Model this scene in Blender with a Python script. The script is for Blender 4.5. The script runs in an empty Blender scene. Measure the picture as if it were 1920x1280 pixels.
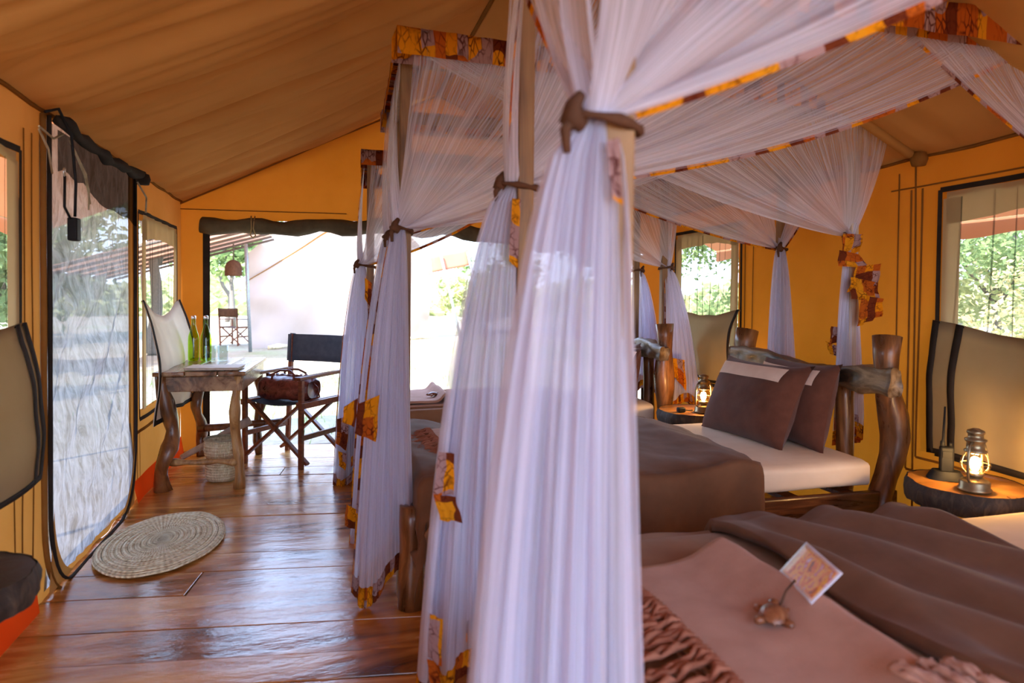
import bpy, math, random
from mathutils import Vector, Matrix, noise
random.seed(7)
S = bpy.context.scene
COL = S.collection
pi = math.pi
R = math.radians

# ------------------------------------------------------------------ camera
cam_d = bpy.data.cameras.new('camera'); cam = bpy.data.objects.new('camera', cam_d); COL.objects.link(cam)
cam_d.sensor_width = 36; cam_d.lens = 24.0; cam_d.clip_start = .05; cam_d.clip_end = 400
cam_d.shift_y = -0.0273
yaw, pitch, roll = R(15.4), R(1.3), 0.010
dv = Vector((math.sin(yaw)*math.cos(pitch), math.cos(yaw)*math.cos(pitch), -math.sin(pitch)))
rv = Vector((math.cos(yaw), -math.sin(yaw), 0)); uv_ = rv.cross(dv)
r2 = rv*math.cos(roll)+uv_*math.sin(roll); u2 = -rv*math.sin(roll)+uv_*math.cos(roll)
M3 = Matrix((r2, u2, -dv)).transposed()
cam.matrix_world = Matrix.Translation((0, 0, 1.17)) @ M3.to_4x4()
cam_d.dof.use_dof = True; cam_d.dof.focus_distance = 4.3; cam_d.dof.aperture_fstop = 2.8
S.camera = cam
# ------------------------------------------------------------------ sky and sun
W = bpy.data.worlds.new('sky'); S.world = W; W.use_nodes = True
wt = W.node_tree; wt.nodes.clear()
wo = wt.nodes.new('ShaderNodeOutputWorld'); wb = wt.nodes.new('ShaderNodeBackground')
wg = wt.nodes.new('ShaderNodeTexCoord'); ws = wt.nodes.new('ShaderNodeSeparateXYZ'); wr = wt.nodes.new('ShaderNodeValToRGB')
wt.links.new(wg.outputs['Generated'], ws.inputs[0]); wt.links.new(ws.outputs['Z'], wr.inputs[0])
wr.color_ramp.elements[0].position = 0; wr.color_ramp.elements[0].color = (.66, .80, 1, 1)
wr.color_ramp.elements[1].position = .7; wr.color_ramp.elements[1].color = (.36, .56, 1, 1)
wt.links.new(wr.outputs[0], wb.inputs[0]); wb.inputs[1].default_value = 5.0
wt.links.new(wb.outputs[0], wo.inputs[0])
sd = bpy.data.lights.new('sun', 'SUN'); sd.energy = 12.5; sd.angle = R(1.5); sd.color = (1, .95, .88)
sun = bpy.data.objects.new('sun', sd); COL.objects.link(sun)
sun.rotation_euler = Vector((.50, .62, -.80)).to_track_quat('-Z', 'Y').to_euler()
S.view_settings.view_transform = 'Standard'; S.view_settings.look = 'None'
S.view_settings.gamma = 1; S.view_settings.use_curve_mapping = False
S.view_settings.exposure = 0.72
cy = S.cycles
cy.max_bounces = 10; cy.diffuse_bounces = 6; cy.glossy_bounces = 3; cy.transmission_bounces = 6
cy.transparent_max_bounces = 24; cy.caustics_reflective = False; cy.caustics_refractive = False
cy.use_denoising = True; cy.sample_clamp_indirect = 6; cy.blur_glossy = 1.0
try:
    cy.denoiser = 'OPENIMAGEDENOISE'; cy.denoising_input_passes = 'RGB_ALBEDO_NORMAL'
except Exception: pass

# ------------------------------------------------------------------ materials
class NT:
    def __init__(s, name):
        s.m = bpy.data.materials.new(name); s.m.use_nodes = True; s.t = s.m.node_tree; s.t.nodes.clear()
        s.out = s.t.nodes.new('ShaderNodeOutputMaterial')
    def n(s, typ, _in=None, **kw):
        nd = s.t.nodes.new('ShaderNode'+typ)
        for k, v in kw.items(): setattr(nd, k, v)
        for k, v in (_in or {}).items():
            if isinstance(v, bpy.types.NodeSocket): s.t.links.new(v, nd.inputs[k])
            else: nd.inputs[k].default_value = v
        return nd
    def ramp(s, fac, stops, interp='LINEAR'):
        nd = s.n('ValToRGB', {0: fac}); cr = nd.color_ramp; cr.interpolation = interp
        while len(cr.elements) > 1: cr.elements.remove(cr.elements[0])
        for i, (p, c) in enumerate(stops):
            e = cr.elements[0] if i == 0 else cr.elements.new(p)
            e.position = p; e.color = tuple(c)+(1,) if len(c) == 3 else c
        return nd.outputs[0]
    def coord(s, kind='Object', scale=(1, 1, 1), rot=(0, 0, 0), rnd=False):
        c = s.n('TexCoord').outputs[kind]
        if rnd:
            o = s.n('ObjectInfo').outputs['Random']
            v = s.n('CombineXYZ', {0: o, 1: o, 2: o}).outputs[0]
            v = s.n('VectorMath', {0: v, 1: (37., 51., 23.)}, operation='MULTIPLY').outputs[0]
            c = s.n('VectorMath', {0: c, 1: v}, operation='ADD').outputs[0]
        return s.n('Mapping', {0: c, 'Scale': scale, 'Rotation': rot}).outputs[0]
    def noise(s, vec, scale, detail=3, rough=.55, dist=0):
        return s.n('TexNoise', {'Vector': vec, 'Scale': scale, 'Detail': detail, 'Roughness': rough, 'Distortion': dist}).outputs[0]
    def bump(s, h, strength, dist=.01):
        return s.n('Bump', {'Height': h, 'Strength': strength, 'Distance': dist}).outputs[0]
    def math(s, op, a, b=0.0, c=None):
        d = {0: a, 1: b}
        if c is not None: d[2] = c
        return s.n('Math', d, operation=op).outputs[0]
    def done(s, sh):
        s.t.links.new(sh, s.out.inputs[0]); return s.m

def lin(r, g, b):
    f = lambda c: (c/255/12.92) if c/255 <= .04045 else ((c/255+.055)/1.055)**2.4
    return (f(r), f(g), f(b))

def cloth(name, c1, c2, scale=3, rough=.9, weave=400, bump=.15, trans=0.0, tcol=None, sheen=0, fold=None):
    t = NT(name); co = t.coord('Object', rnd=True)
    n1 = t.noise(co, scale, 4)
    col = t.ramp(n1, [(.3, c1), (.7, c2)])
    h = t.noise(co, weave, 1)
    nrm = t.bump(h, bump, .002)
    if fold:
        nf = t.noise(t.coord('Object', fold), 1.0, 3); nrm = t.n('Bump', {'Height': nf, 'Strength': .5, 'Distance': .02, 'Normal': nrm}).outputs[0]
    if trans:
        a = t.n('BsdfDiffuse', {0: col, 2: nrm}).outputs[0]
        tc = t.n('MixRGB', {0: .55, 1: col, 2: tuple(tcol)+(1,)}).outputs[0] if tcol else col
        b = t.n('BsdfTranslucent', {0: tc, 1: nrm}).outputs[0]
        return t.done(t.n('MixShader', {0: trans, 1: a, 2: b}).outputs[0])
    p = t.n('BsdfPrincipled', {'Base Color': col, 'Roughness': rough, 'Normal': nrm, 'Sheen Weight': sheen, 'Specular IOR Level': .15})
    return t.done(p.outputs[0])

def wood(name, c1, c2, c3, grain=(2, 30, 30), rough=(.25, .5), bump=.3, scale=1.0, coat=0):
    t = NT(name); co = t.coord('Object', grain, rnd=True)
    n1 = t.noise(co, scale, 5, .6, 1.2)
    n2 = t.noise(t.coord('Object', rnd=True), 3.0, 3)
    f = t.math('ADD', t.math('MULTIPLY', n1, .65), t.math('MULTIPLY', n2, .35))
    col = t.ramp(f, [(.36, c1), (.5, c2), (.64, c3)])
    rg = t.n('MapRange', {0: n1, 1: .3, 2: .7, 3: rough[0], 4: rough[1]}).outputs[0]
    nrm = t.bump(n1, bump, .006)
    return t.done(t.n('BsdfPrincipled', {'Base Color': col, 'Roughness': rg, 'Normal': nrm, 'Coat Weight': coat, 'Coat Roughness': .2}).outputs[0])

def plain(name, c, rough=.5, metal=0, emit=None, es=0, bumpn=0):
    t = NT(name); n1 = t.noise(t.coord('Object'), 30, 3)
    k = t.ramp(n1, [(.3, tuple(x*.8 for x in c)), (.7, tuple(min(1, x*1.15) for x in c))])
    d = {'Base Color': k, 'Roughness': rough, 'Metallic': metal}
    if bumpn: d['Normal'] = t.bump(n1, bumpn, .005)
    if emit: d['Emission Color'] = tuple(emit)+(1,); d['Emission Strength'] = es
    return t.done(t.n('BsdfPrincipled', d).outputs[0])

def net_mat(name, base=.34, gath=.45, freq=55, amp=1.0):
    t = NT(name); uv = t.n('TexCoord').outputs['UV']
    sp = t.n('SeparateXYZ', {0: uv}); u, v = sp.outputs[0], sp.outputs[1]
    wob = t.noise(t.n('CombineXYZ', {0: t.math('MULTIPLY', u, 3.), 1: t.math('MULTIPLY', v, 2.)}).outputs[0], 1.0, 2)
    x = t.math('MULTIPLY', t.math('ADD', u, t.math('MULTIPLY', wob, .06)), freq)
    n1 = t.noise(t.n('CombineXYZ', {0: x, 1: t.math('MULTIPLY', v, 1.2)}).outputs[0], 1.0, 3, .6)
    st = t.n('MapRange', {0: n1, 1: .42, 2: .68, 3: -.14*amp, 4: .34*amp}).outputs[0]
    g = t.math('MULTIPLY', t.math('POWER', v, 2.0), gath)
    a = t.math('ADD', t.math('ADD', st, g), base)
    a = t.n('Clamp', {0: a, 1: .1, 2: .97}).outputs[0]
    c = (.74, .72, .85, 1)
    d = t.n('BsdfDiffuse', {0: c}).outputs[0]; tr = t.n('BsdfTranslucent', {0: c}).outputs[0]
    b = t.n('MixShader', {0: .42, 1: d, 2: tr}).outputs[0]
    tp = t.n('BsdfTransparent', {0: (1, 1, 1, 1)}).outputs[0]
    return t.done(t.n('MixShader', {0: a, 1: tp, 2: b}).outputs[0])

def pattern_mat(name):
    t = NT(name); uv = t.n('TexCoord').outputs['UV']
    sp = t.n('SeparateXYZ', {0: uv}); u, v = sp.outputs[0], sp.outputs[1]
    wob = t.noise(uv, 9.0, 2)
    ux = t.math('ADD', u, t.math('MULTIPLY', wob, .045))
    cell = t.math('FLOOR', t.math('MULTIPLY', ux, 24.))
    vy = t.math('FLOOR', t.math('ADD', t.math('MULTIPLY', v, 11.), t.math('MULTIPLY', wob, 1.)))
    wn = t.n('TexWhiteNoise', {0: t.n('CombineXYZ', {0: cell, 1: vy}).outputs[0]}, noise_dimensions='3D').outputs[0]
    col = t.ramp(wn, [(0, lin(222, 140, 22)), (.24, lin(186, 92, 30)), (.42, lin(168, 134, 132)), (.64, lin(110, 52, 30)), (.84, lin(222, 146, 30))], 'CONSTANT')
    vo = t.n('TexVoronoi', {'Vector': uv, 'Scale': 55.}, feature='DISTANCE_TO_EDGE').outputs[0]
    vein = t.n('MapRange', {0: vo, 1: .03, 2: .12, 3: .9, 4: 0.}).outputs[0]
    nz = t.n('MapRange', {0: t.noise(uv, 22., 4), 1: .42, 2: .6, 3: 0., 4: 1.}).outputs[0]
    k = t.math('MULTIPLY', vein, nz)
    col = t.n('MixRGB', {0: k, 1: col, 2: tuple(lin(80, 30, 22))+(1,)}).outputs[0]
    d = t.n('BsdfDiffuse', {0: col}).outputs[0]; tr = t.n('BsdfTranslucent', {0: col}).outputs[0]
    return t.done(t.n('MixShader', {0: .3, 1: d, 2: tr}).outputs[0])

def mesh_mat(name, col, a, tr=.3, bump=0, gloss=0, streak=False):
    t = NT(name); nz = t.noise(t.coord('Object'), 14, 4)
    if streak: nz = t.noise(t.coord('Object', (1, 2.2, .75), (.35, 0, 0)), 9, 6, .7, 1.0)  # dust streaks, with light and dark of wrinkles painted into the colour
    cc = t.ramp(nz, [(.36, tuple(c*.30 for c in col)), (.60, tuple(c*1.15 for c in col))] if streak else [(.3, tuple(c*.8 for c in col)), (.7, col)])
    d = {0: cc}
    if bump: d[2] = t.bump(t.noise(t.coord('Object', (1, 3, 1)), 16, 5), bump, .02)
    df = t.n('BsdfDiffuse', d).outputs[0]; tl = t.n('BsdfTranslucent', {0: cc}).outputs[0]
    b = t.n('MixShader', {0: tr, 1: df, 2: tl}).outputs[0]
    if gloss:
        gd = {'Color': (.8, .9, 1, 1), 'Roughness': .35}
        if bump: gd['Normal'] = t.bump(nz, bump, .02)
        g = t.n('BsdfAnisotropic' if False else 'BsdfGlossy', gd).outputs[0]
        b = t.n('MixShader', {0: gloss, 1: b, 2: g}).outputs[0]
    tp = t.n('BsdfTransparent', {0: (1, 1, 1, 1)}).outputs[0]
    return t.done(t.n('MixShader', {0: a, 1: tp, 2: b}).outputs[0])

def glass_mat(name, col, alpha=.3, rough=.02, ior=1.2):
    t = NT(name)
    tp = t.n('BsdfTransparent', {0: tuple(col)+(1,)}).outputs[0]
    g = t.n('BsdfGlossy', {'Color': (1, 1, 1, 1), 'Roughness': rough}).outputs[0]
    f = t.n('LayerWeight', {0: .5}).outputs['Facing']
    f = t.math('ADD', t.math('MULTIPLY', t.math('POWER', f, 4.0), .7), .05)
    return t.done(t.n('MixShader', {0: f, 1: tp, 2: g}).outputs[0])

M = {}
M['wall'] = cloth('orange_canvas', lin(180, 132, 74), lin(196, 148, 88), 2, .9, 260, .3, .14, lin(245, 160, 50), fold=(.6, 4.5, .7))
M['wallr'] = cloth('deep_orange_canvas', lin(180, 114, 40), lin(198, 130, 50), 2, .9, 260, .3, .16, lin(250, 150, 20), fold=(.6, 4.5, .7))
M['back'] = cloth('back_wall_canvas', lin(172, 104, 38), lin(188, 118, 48), 2, .9, 260, .3, .2, lin(245, 130, 10), fold=(2, 2, .7))
M['roof'] = cloth('roof_canvas', lin(176, 130, 74), lin(188, 142, 84), 2, .9, 300, .15, .05, lin(215, 150, 75))
M['fly'] = cloth('fly_sheet_canvas', lin(200, 140, 105), lin(190, 130, 95), 1, .9, 200, .1, .15, lin(255, 150, 80))
M['flyroof'] = M['fly']
M['kick'] = cloth('orange_skirt', lin(250, 95, 35), lin(255, 110, 45), 3, .8, 200, .1, .45, lin(255, 80, 20))
M['khaki'] = cloth('khaki_canvas', lin(170, 150, 112), lin(182, 162, 124), 4, .9, 300, .2, .3, lin(215, 190, 140))
M['cream'] = cloth('cream_canvas', lin(232, 222, 205), lin(245, 236, 220), 4, .9, 300, .2, .3)
M['dark'] = cloth('dark_webbing', lin(40, 34, 30), lin(54, 46, 40), 8, .9, 300, .3)
M['seam'] = cloth('brown_seam', lin(128, 86, 40), lin(142, 98, 50), 8, .9, 300, .3, .1)
M['roll'] = cloth('dark_rolled_canvas', lin(74, 66, 52), lin(100, 90, 70), 8, .85, 200, .3)
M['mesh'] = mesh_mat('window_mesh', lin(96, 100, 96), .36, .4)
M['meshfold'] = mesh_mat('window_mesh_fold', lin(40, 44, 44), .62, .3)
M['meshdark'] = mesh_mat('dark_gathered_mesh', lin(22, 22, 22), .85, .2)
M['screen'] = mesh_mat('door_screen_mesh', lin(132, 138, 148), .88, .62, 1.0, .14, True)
M['floorw'] = wood('polished_floor_board', lin(90, 48, 20), lin(176, 108, 48), lin(222, 164, 90), (.9, 5, 5), (.13, .32), .16, 1.0, .3)
_t = M['floorw'].node_tree; _b = [n for n in _t.nodes if n.type == 'BUMP'][0]
_c = _t.nodes.new('ShaderNodeTexCoord'); _mp = _t.nodes.new('ShaderNodeMapping'); _mp.inputs['Scale'].default_value = (3, 9, 3)
_nz = _t.nodes.new('ShaderNodeTexNoise'); _nz.inputs['Scale'].default_value = 1.6; _nz.inputs['Detail'].default_value = 5; _nz.inputs['Roughness'].default_value = .6
_b2 = _t.nodes.new('ShaderNodeBump'); _b2.inputs['Strength'].default_value = .35; _b2.inputs['Distance'].default_value = .012
_t.links.new(_c.outputs['Object'], _mp.inputs[0]); _t.links.new(_mp.outputs[0], _nz.inputs['Vector']); _t.links.new(_nz.outputs[0], _b2.inputs['Height'])
_t.links.new(_b.outputs[0], _b2.inputs['Normal'])
_p = [n for n in _t.nodes if n.type == 'BSDF_PRINCIPLED'][0]; _t.links.new(_b2.outputs[0], _p.inputs['Normal']); _t.links.new(_b2.outputs[0], _p.inputs['Coat Normal'])
M['sub'] = plain('dark_subfloor', (.03, .015, .01), .8)  # dark board lying under the planks
M['log'] = wood('dark_rustic_wood', lin(62, 36, 20), lin(112, 68, 36), lin(158, 104, 58), (12, 12, 2.4), (.22, .5), .5, 1.2, .2)
M['rail'] = wood('bed_rail_wood', lin(50, 28, 16), lin(92, 50, 26), lin(130, 78, 40), (2.4, 22, 22), (.2, .5), .3, 1.2, .2)
M['grey'] = wood('grey_headboard_wood', lin(30, 20, 12), lin(104, 78, 50), lin(156, 130, 98), (9, 2.5, 9), (.42, .7), 1.0, 1.6, .12)
M['branch'] = wood('peeled_branch_wood', lin(104, 68, 36), lin(168, 120, 68), lin(205, 165, 110), (12, 12, 3), (.3, .6), .6, 1.4)
M['bark'] = wood('rough_bark', lin(26, 18, 12), lin(52, 38, 28), lin(84, 66, 50), (9, 9, 3), (.7, .9), 1.0, 3)
M['stump'] = wood('stump_top_wood', lin(120, 78, 36), lin(172, 112, 48), lin(196, 140, 70), (8, 8, 8), (.25, .5), .3, 1.0, .2)
M['stumpdark'] = wood('dark_stump_top', lin(40, 26, 16), lin(64, 42, 28), lin(90, 62, 42), (8, 8, 8), (.3, .6), .4)
M['pole'] = wood('canopy_pole_wood', lin(98, 66, 38), lin(136, 100, 62), lin(160, 124, 82), (20, 20, 1.5), (.5, .7), .2)
M['polegrey'] = wood('whitewashed_pole', lin(150, 130, 115), lin(176, 158, 142), lin(196, 180, 165), (20, 20, 1.5), (.5, .7), .2)
M['chairw'] = wood('chair_wood', lin(84, 40, 24), lin(120, 62, 38), lin(146, 82, 50), (6, 30, 30), (.3, .5), .2, 1, .1)
M['tablew'] = wood('table_top_wood', lin(80, 50, 30), lin(134, 92, 58), lin(180, 140, 98), (14, 1.8, 14), (.2, .42), .3, 1, .2)
M['net'] = net_mat('white_mosquito_net', .36, .45, 110)
M['netc'] = net_mat('gathered_mosquito_net', .66, .0, 60, .5)
M['pat'] = pattern_mat('printed_cotton')
M['tie'] = cloth('brown_tie_cloth', lin(78, 52, 38), lin(98, 66, 48), 20, .9, 300, .3)
M['sheet'] = cloth('cream_sheet', lin(222, 200, 176), lin(232, 212, 190), 5, .85, 500, .1, fold=(3, 5, 3))
M['duvet'] = cloth('brown_velour', lin(102, 68, 46), lin(118, 80, 56), 9, .85, 500, .2, sheen=.08, fold=(5, 2.2, 5))
M['duvet2'] = cloth('brown_bedspread', lin(138, 98, 70), lin(150, 110, 80), 9, .85, 500, .2, sheen=.08, fold=(5, 2.2, 5))
M['pillow'] = cloth('dark_brown_velour', lin(84, 48, 36), lin(100, 60, 46), 12, .85, 400, .3, sheen=.12)
M['band'] = cloth('cream_band', lin(216, 184, 164), lin(226, 196, 176), 12, .8, 500, .1)
M['throw'] = cloth('rose_brown_wool', lin(174, 130, 110), lin(188, 144, 124), 14, .95, 260, .6, sheen=.12)
M['fringe'] = cloth('fringe_wool', lin(140, 84, 62), lin(168, 108, 84), 30, .95, 300, .6)
M['straw'] = None
M['black'] = cloth('black_plastic', (.009, .009, .010), (.016, .016, .018), 20, .55, 90, .1)
M['blackcanvas'] = cloth('black_canvas', lin(72, 82, 98), lin(86, 96, 112), 20, .8, 260, .5)
M['leather'] = wood('brown_leather', lin(66, 26, 20), lin(116, 54, 42), lin(150, 82, 66), (10, 10, 10), (.25, .5), .8, 2)
M['brass'] = plain('aged_lantern_metal', (.30, .23, .13), .35, .8)
M['glass'] = glass_mat('clear_glass', (.86, .90, .88))
M['globe'] = glass_mat('lantern_globe_glass', (1, .92, .75))
M['green'] = glass_mat('green_glass', (.60, .82, .10), .5)
M['bulb'] = plain('glowing_bulb', (1, .8, .5), .5, 0, (1, .62, .26), 260)
M['silver'] = plain('silver_cap', (.7, .7, .68), .3, .8)
M['paper'] = plain('cream_paper', (.62, .50, .38), .6)
M['steel'] = plain('grey_metal_pole', (.28, .31, .34), .4, .5)
M['rafter'] = plain('awning_rafter', (.10, .07, .05), .6)
M['stripeawn'] = cloth('salmon_awning', lin(205, 145, 118), lin(212, 158, 130), 1, .9, 100, .1, .4)
M['whitetent'] = cloth('sunlit_cream_tent_canvas', lin(176, 156, 144), lin(188, 168, 156), .8, .9, 60, .1)
M['turtle'] = wood('carved_wood', lin(92, 50, 30), lin(130, 76, 46), lin(160, 104, 68), (30, 30, 30), (.3, .5), .3)
M['trunk'] = plain('grey_tree_bark', (.16, .14, .12), .9, bumpn=.5)

t = NT('woven_straw')
co = t.n('TexCoord').outputs['UV']; sp = t.n('SeparateXYZ', {0: co})
rr = t.math('MULTIPLY', sp.outputs[0], 260.0); th = t.math('MULTIPLY', sp.outputs[1], 420.0)
h = t.math('ADD', t.math('SINE', rr), t.math('SINE', th))
nz = t.noise(t.coord('Object'), 30, 3)
cc = t.ramp(t.math('ADD', t.math('MULTIPLY', h, .07), nz), [(.2, lin(190, 165, 120)), (.5, lin(246, 228, 186)), (.8, lin(253, 244, 216))])
M['straw'] = t.done(t.n('BsdfPrincipled', {'Base Color': cc, 'Roughness': .8, 'Normal': t.bump(h, .8, .004)}).outputs[0])

t = NT('printed_card')
uvn = t.n('TexCoord').outputs['UV']; mp = t.n('Mapping', {0: uvn, 'Scale': (8, 3.2, 1), 'Rotation': (0, 0, .5)}).outputs[0]
nz = t.noise(mp, 1.0, 4, .6, .6)
cc = t.ramp(nz, [(.30, lin(120, 70, 60)), (.42, lin(226, 130, 70)), (.52, lin(236, 186, 90)), (.60, lin(206, 110, 100)), (.68, lin(225, 225, 250))])
sp = t.n('SeparateXYZ', {0: uvn})
edge = t.math('MINIMUM', t.math('MINIMUM', sp.outputs[0], t.math('SUBTRACT', 1., sp.outputs[0])), t.math('MULTIPLY', t.math('MINIMUM', sp.outputs[1], t.math('SUBTRACT', 1., sp.outputs[1])), .7))
em = t.n('MapRange', {0: t.math('ADD', edge, t.math('MULTIPLY', nz, .08)), 1: .06, 2: .12, 3: 1., 4: 0.}).outputs[0]
cc = t.n('MixRGB', {0: em, 1: cc, 2: (.80, .82, .95, 1)}).outputs[0]
M['card'] = t.done(t.n('BsdfPrincipled', {'Base Color': cc, 'Roughness': .4}).outputs[0])

t = NT('sandy_ground')
co = t.coord('Object'); n1 = t.noise(co, .55, 5, .65); n2 = t.noise(co, 14, 4, .7)
sand = t.ramp(t.math('ADD', t.math('MULTIPLY', n1, .5), t.math('MULTIPLY', n2, .5)), [(.35, lin(132, 116, 94)), (.5, lin(160, 144, 120)), (.65, lin(182, 168, 146))])
n3 = t.noise(co, .22, 4, .6)
gm = t.n('MapRange', {0: n3, 1: .52, 2: .62, 3: 0., 4: .55}).outputs[0]
cc = t.n('MixRGB', {0: gm, 1: sand, 2: tuple(lin(120, 134, 72))+(1,)}).outputs[0]
M['ground'] = t.done(t.n('BsdfPrincipled', {'Base Color': cc, 'Roughness': .95, 'Normal': t.bump(n2, .4, .05)}).outputs[0])

def leaf_mat(name, c1, c2):
    t = NT(name); nz = t.noise(t.coord('Object', rnd=True), 2.2, 3)
    c = t.ramp(nz, [(.35, c1), (.65, c2)])
    return t.done(t.n('MixShader', {0: .4, 1: t.n('BsdfDiffuse', {0: c}).outputs[0], 2: t.n('BsdfTranslucent', {0: c}).outputs[0]}).outputs[0])
M['leaf'] = leaf_mat('green_leaves', lin(118, 142, 92), lin(166, 184, 124))
M['leaf2'] = leaf_mat('olive_leaves', lin(158, 168, 112), lin(200, 200, 146))
M['leaf3'] = leaf_mat('pale_dry_grass', lin(196, 176, 120), lin(220, 204, 150))

# ------------------------------------------------------------------ mesh helpers
class MB:
    def __init__(s): s.v = []; s.f = []; s.uv = []
    def grid(s, fn, nu, nv, us=(0, 1), vs=(0, 1), uvs=(1, 1), closeu=False, skip=None, uvo=(0, 0)):
        b = len(s.v); W_ = nu+1
        for j in range(nv+1):
            for i in range(nu+1):
                s.v.append(tuple(fn(us[0]+(us[1]-us[0])*i/nu, vs[0]+(vs[1]-vs[0])*j/nv)))
        for j in range(nv):
            for i in range(nu):
                if skip and skip(us[0]+(us[1]-us[0])*(i+.5)/nu, vs[0]+(vs[1]-vs[0])*(j+.5)/nv): continue
                s.f.append((b+j*W_+i, b+j*W_+i+1, b+(j+1)*W_+i+1, b+(j+1)*W_+i))
                g = lambda a, c: (uvo[0]+(us[0]+(us[1]-us[0])*a/nu)*uvs[0], uvo[1]+(vs[0]+(vs[1]-vs[0])*c/nv)*uvs[1])
                s.uv += [g(i, j), g(i+1, j), g(i+1, j+1), g(i, j+1)]
        return s
    def face(s, idx):
        s.f.append(tuple(idx)); s.uv += [(0, 0)]*len(idx)
    def box(s, c, d, rot=None, taper=1.0):
        b = len(s.v); rot = rot or Matrix.Identity(3)
        for z in (-1, 1):
            for (x, y) in ((-1, -1), (1, -1), (1, 1), (-1, 1)):
                k = taper if z > 0 else 1
                s.v.append(tuple(Vector(c)+rot @ Vector((x*d[0]/2*k, y*d[1]/2*k, z*d[2]/2))))
        for q in ((0, 3, 2, 1), (4, 5, 6, 7), (0, 1, 5, 4), (1, 2, 6, 5), (2, 3, 7, 6), (3, 0, 4, 7)):
            s.f.append(tuple(b+i for i in q)); s.uv += [(0, 0), (1, 0), (1, 1), (0, 1)]
        return s
    def bar(s, a, b, w, h, up=(0, 0, 1)):
        a = Vector(a); b = Vector(b); d = (b-a); L = d.length; d.normalize()
        x = d; y = Vector(up).cross(x)
        if y.length < 1e-4: y = Vector((1, 0, 0)).cross(x)
        y.normalize(); z = x.cross(y)
        return s.box((a+b)/2, (L, w, h), Matrix((x, y, z)).transposed())
    def tube(s, path, rad, n=8, caps=True, wob=0, seed=0, flat=1.0):
        P = [Vector(p) for p in path]; m = len(P); b = len(s.v)
        if not hasattr(rad, '__len__'): rad = [rad]*m
        pv = None; acc = 0
        for i in range(m):
            d = (P[min(i+1, m-1)]-P[max(i-1, 0)]); d.normalize()
            if pv is None:
                x = Vector((0, 0, 1)).cross(d)
                if x.length < .1: x = Vector((1, 0, 0)).cross(d).cross(d)
            else: x = pv - d*pv.dot(d)
            x.normalize(); y = d.cross(x); pv = x
            for k in range(n):
                a = 2*pi*k/n; r = rad[i]
                if wob: r *= 1+wob*noise.noise(Vector((math.cos(a)*1.3+seed, math.sin(a)*1.3, i*.35+seed)))
                s.v.append(tuple(P[i]+x*math.cos(a)*r+y*math.sin(a)*r*flat))
        for i in range(m-1):
            for k in range(n):
                k2 = (k+1) % n
                s.f.append((b+i*n+k, b+i*n+k2, b+(i+1)*n+k2, b+(i+1)*n+k))
                s.uv += [(k/n, i/m), ((k+1)/n, i/m), ((k+1)/n, (i+1)/m), (k/n, (i+1)/m)]
        if caps:
            s.face([b+k for k in range(n)][::-1]); s.face([b+(m-1)*n+k for k in range(n)])
        return s
    def lathe(s, prof, n=20, c=(0, 0, 0), uvs=(1, 1), cap=True):
        b = len(s.v); m = len(prof)
        for (r, z) in prof:
            for k in range(n):
                a = 2*pi*k/n; s.v.append((c[0]+r*math.cos(a), c[1]+r*math.sin(a), c[2]+z))
        for i in range(m-1):
            for k in range(n):
                k2 = (k+1) % n
                s.f.append((b+i*n+k, b+i*n+k2, b+(i+1)*n+k2, b+(i+1)*n+k))
                s.uv += [(i/m*uvs[0], k/n*uvs[1]), (i/m*uvs[0], (k+1)/n*uvs[1]), ((i+1)/m*uvs[0], (k+1)/n*uvs[1]), ((i+1)/m*uvs[0], k/n*uvs[1])]
        if cap:
            if prof[0][0] > .0005: s.face([b+k for k in range(n)][::-1])
            if prof[-1][0] > .0005: s.face([b+(m-1)*n+k for k in range(n)])
        return s
    def build(s, name, mat, parent=None, world=False, smooth=True, bevel=0, solid=0, loc=None, off=0, sub=0):
        me = bpy.data.meshes.new(name); me.from_pydata(s.v, [], s.f)
        ul = me.uv_layers.new(name='uv')
        flat = [c for p in s.uv for c in p]
        if len(flat) == len(ul.data)*2: ul.data.foreach_set('uv', flat)
        me.materials.append(M[mat] if isinstance(mat, str) else mat)
        if smooth: me.polygons.foreach_set('use_smooth', [True]*len(me.polygons))
        me.update()
        o = bpy.data.objects.new(name, me); COL.objects.link(o)
        if parent is not None:
            o.parent = parent
            if world: o.location = -parent.location
        if loc: o.location = loc
        if solid:
            md = o.modifiers.new('thick', 'SOLIDIFY'); md.thickness = solid; md.offset = off
        if sub:
            md = o.modifiers.new('sub', 'SUBSURF'); md.levels = sub; md.render_levels = sub
        if bevel:
            md = o.modifiers.new('bevel', 'BEVEL'); md.width = bevel; md.segments = 2; md.limit_method = 'ANGLE'; md.angle_limit = R(40)
            if smooth: me.set_sharp_from_angle(angle=R(40))
        return o

def fbm(x, y, z=0): return noise.noise(Vector((x, y, z)))+.5*noise.noise(Vector((2.1*x, 2.1*y, 2.1*z+7)))
def thing(name, label, cat, loc=(0, 0, 0), rz=0, group=None):
    o = bpy.data.objects.new(name, None); o.empty_display_size = .1; COL.objects.link(o)
    o.location = loc; o.rotation_euler = (0, 0, rz); o['label'] = label; o['category'] = cat
    if group: o['group'] = group
    return o
def tag(o, label, cat, group=None):
    o['label'] = label; o['category'] = cat
    if group: o['group'] = group
    return o
def struct(o, label=None, cat=None):
    o['kind'] = 'structure'
    o['label'] = label or o.name.replace('_', ' ')
    o['category'] = cat or 'structure'
    return o
def dup(root, loc, rz, label, group=None, scale=None):
    r = root.copy(); COL.objects.link(r); r.location = loc; r.rotation_euler = (0, 0, rz); r['label'] = label
    if group: r['group'] = group
    if scale: r.scale = (scale,)*3
    for ch in list(root.children):
        c = ch.copy(); COL.objects.link(c); c.parent = r
        for g in list(ch.children):
            d = g.copy(); COL.objects.link(d); d.parent = c
    return r
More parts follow.
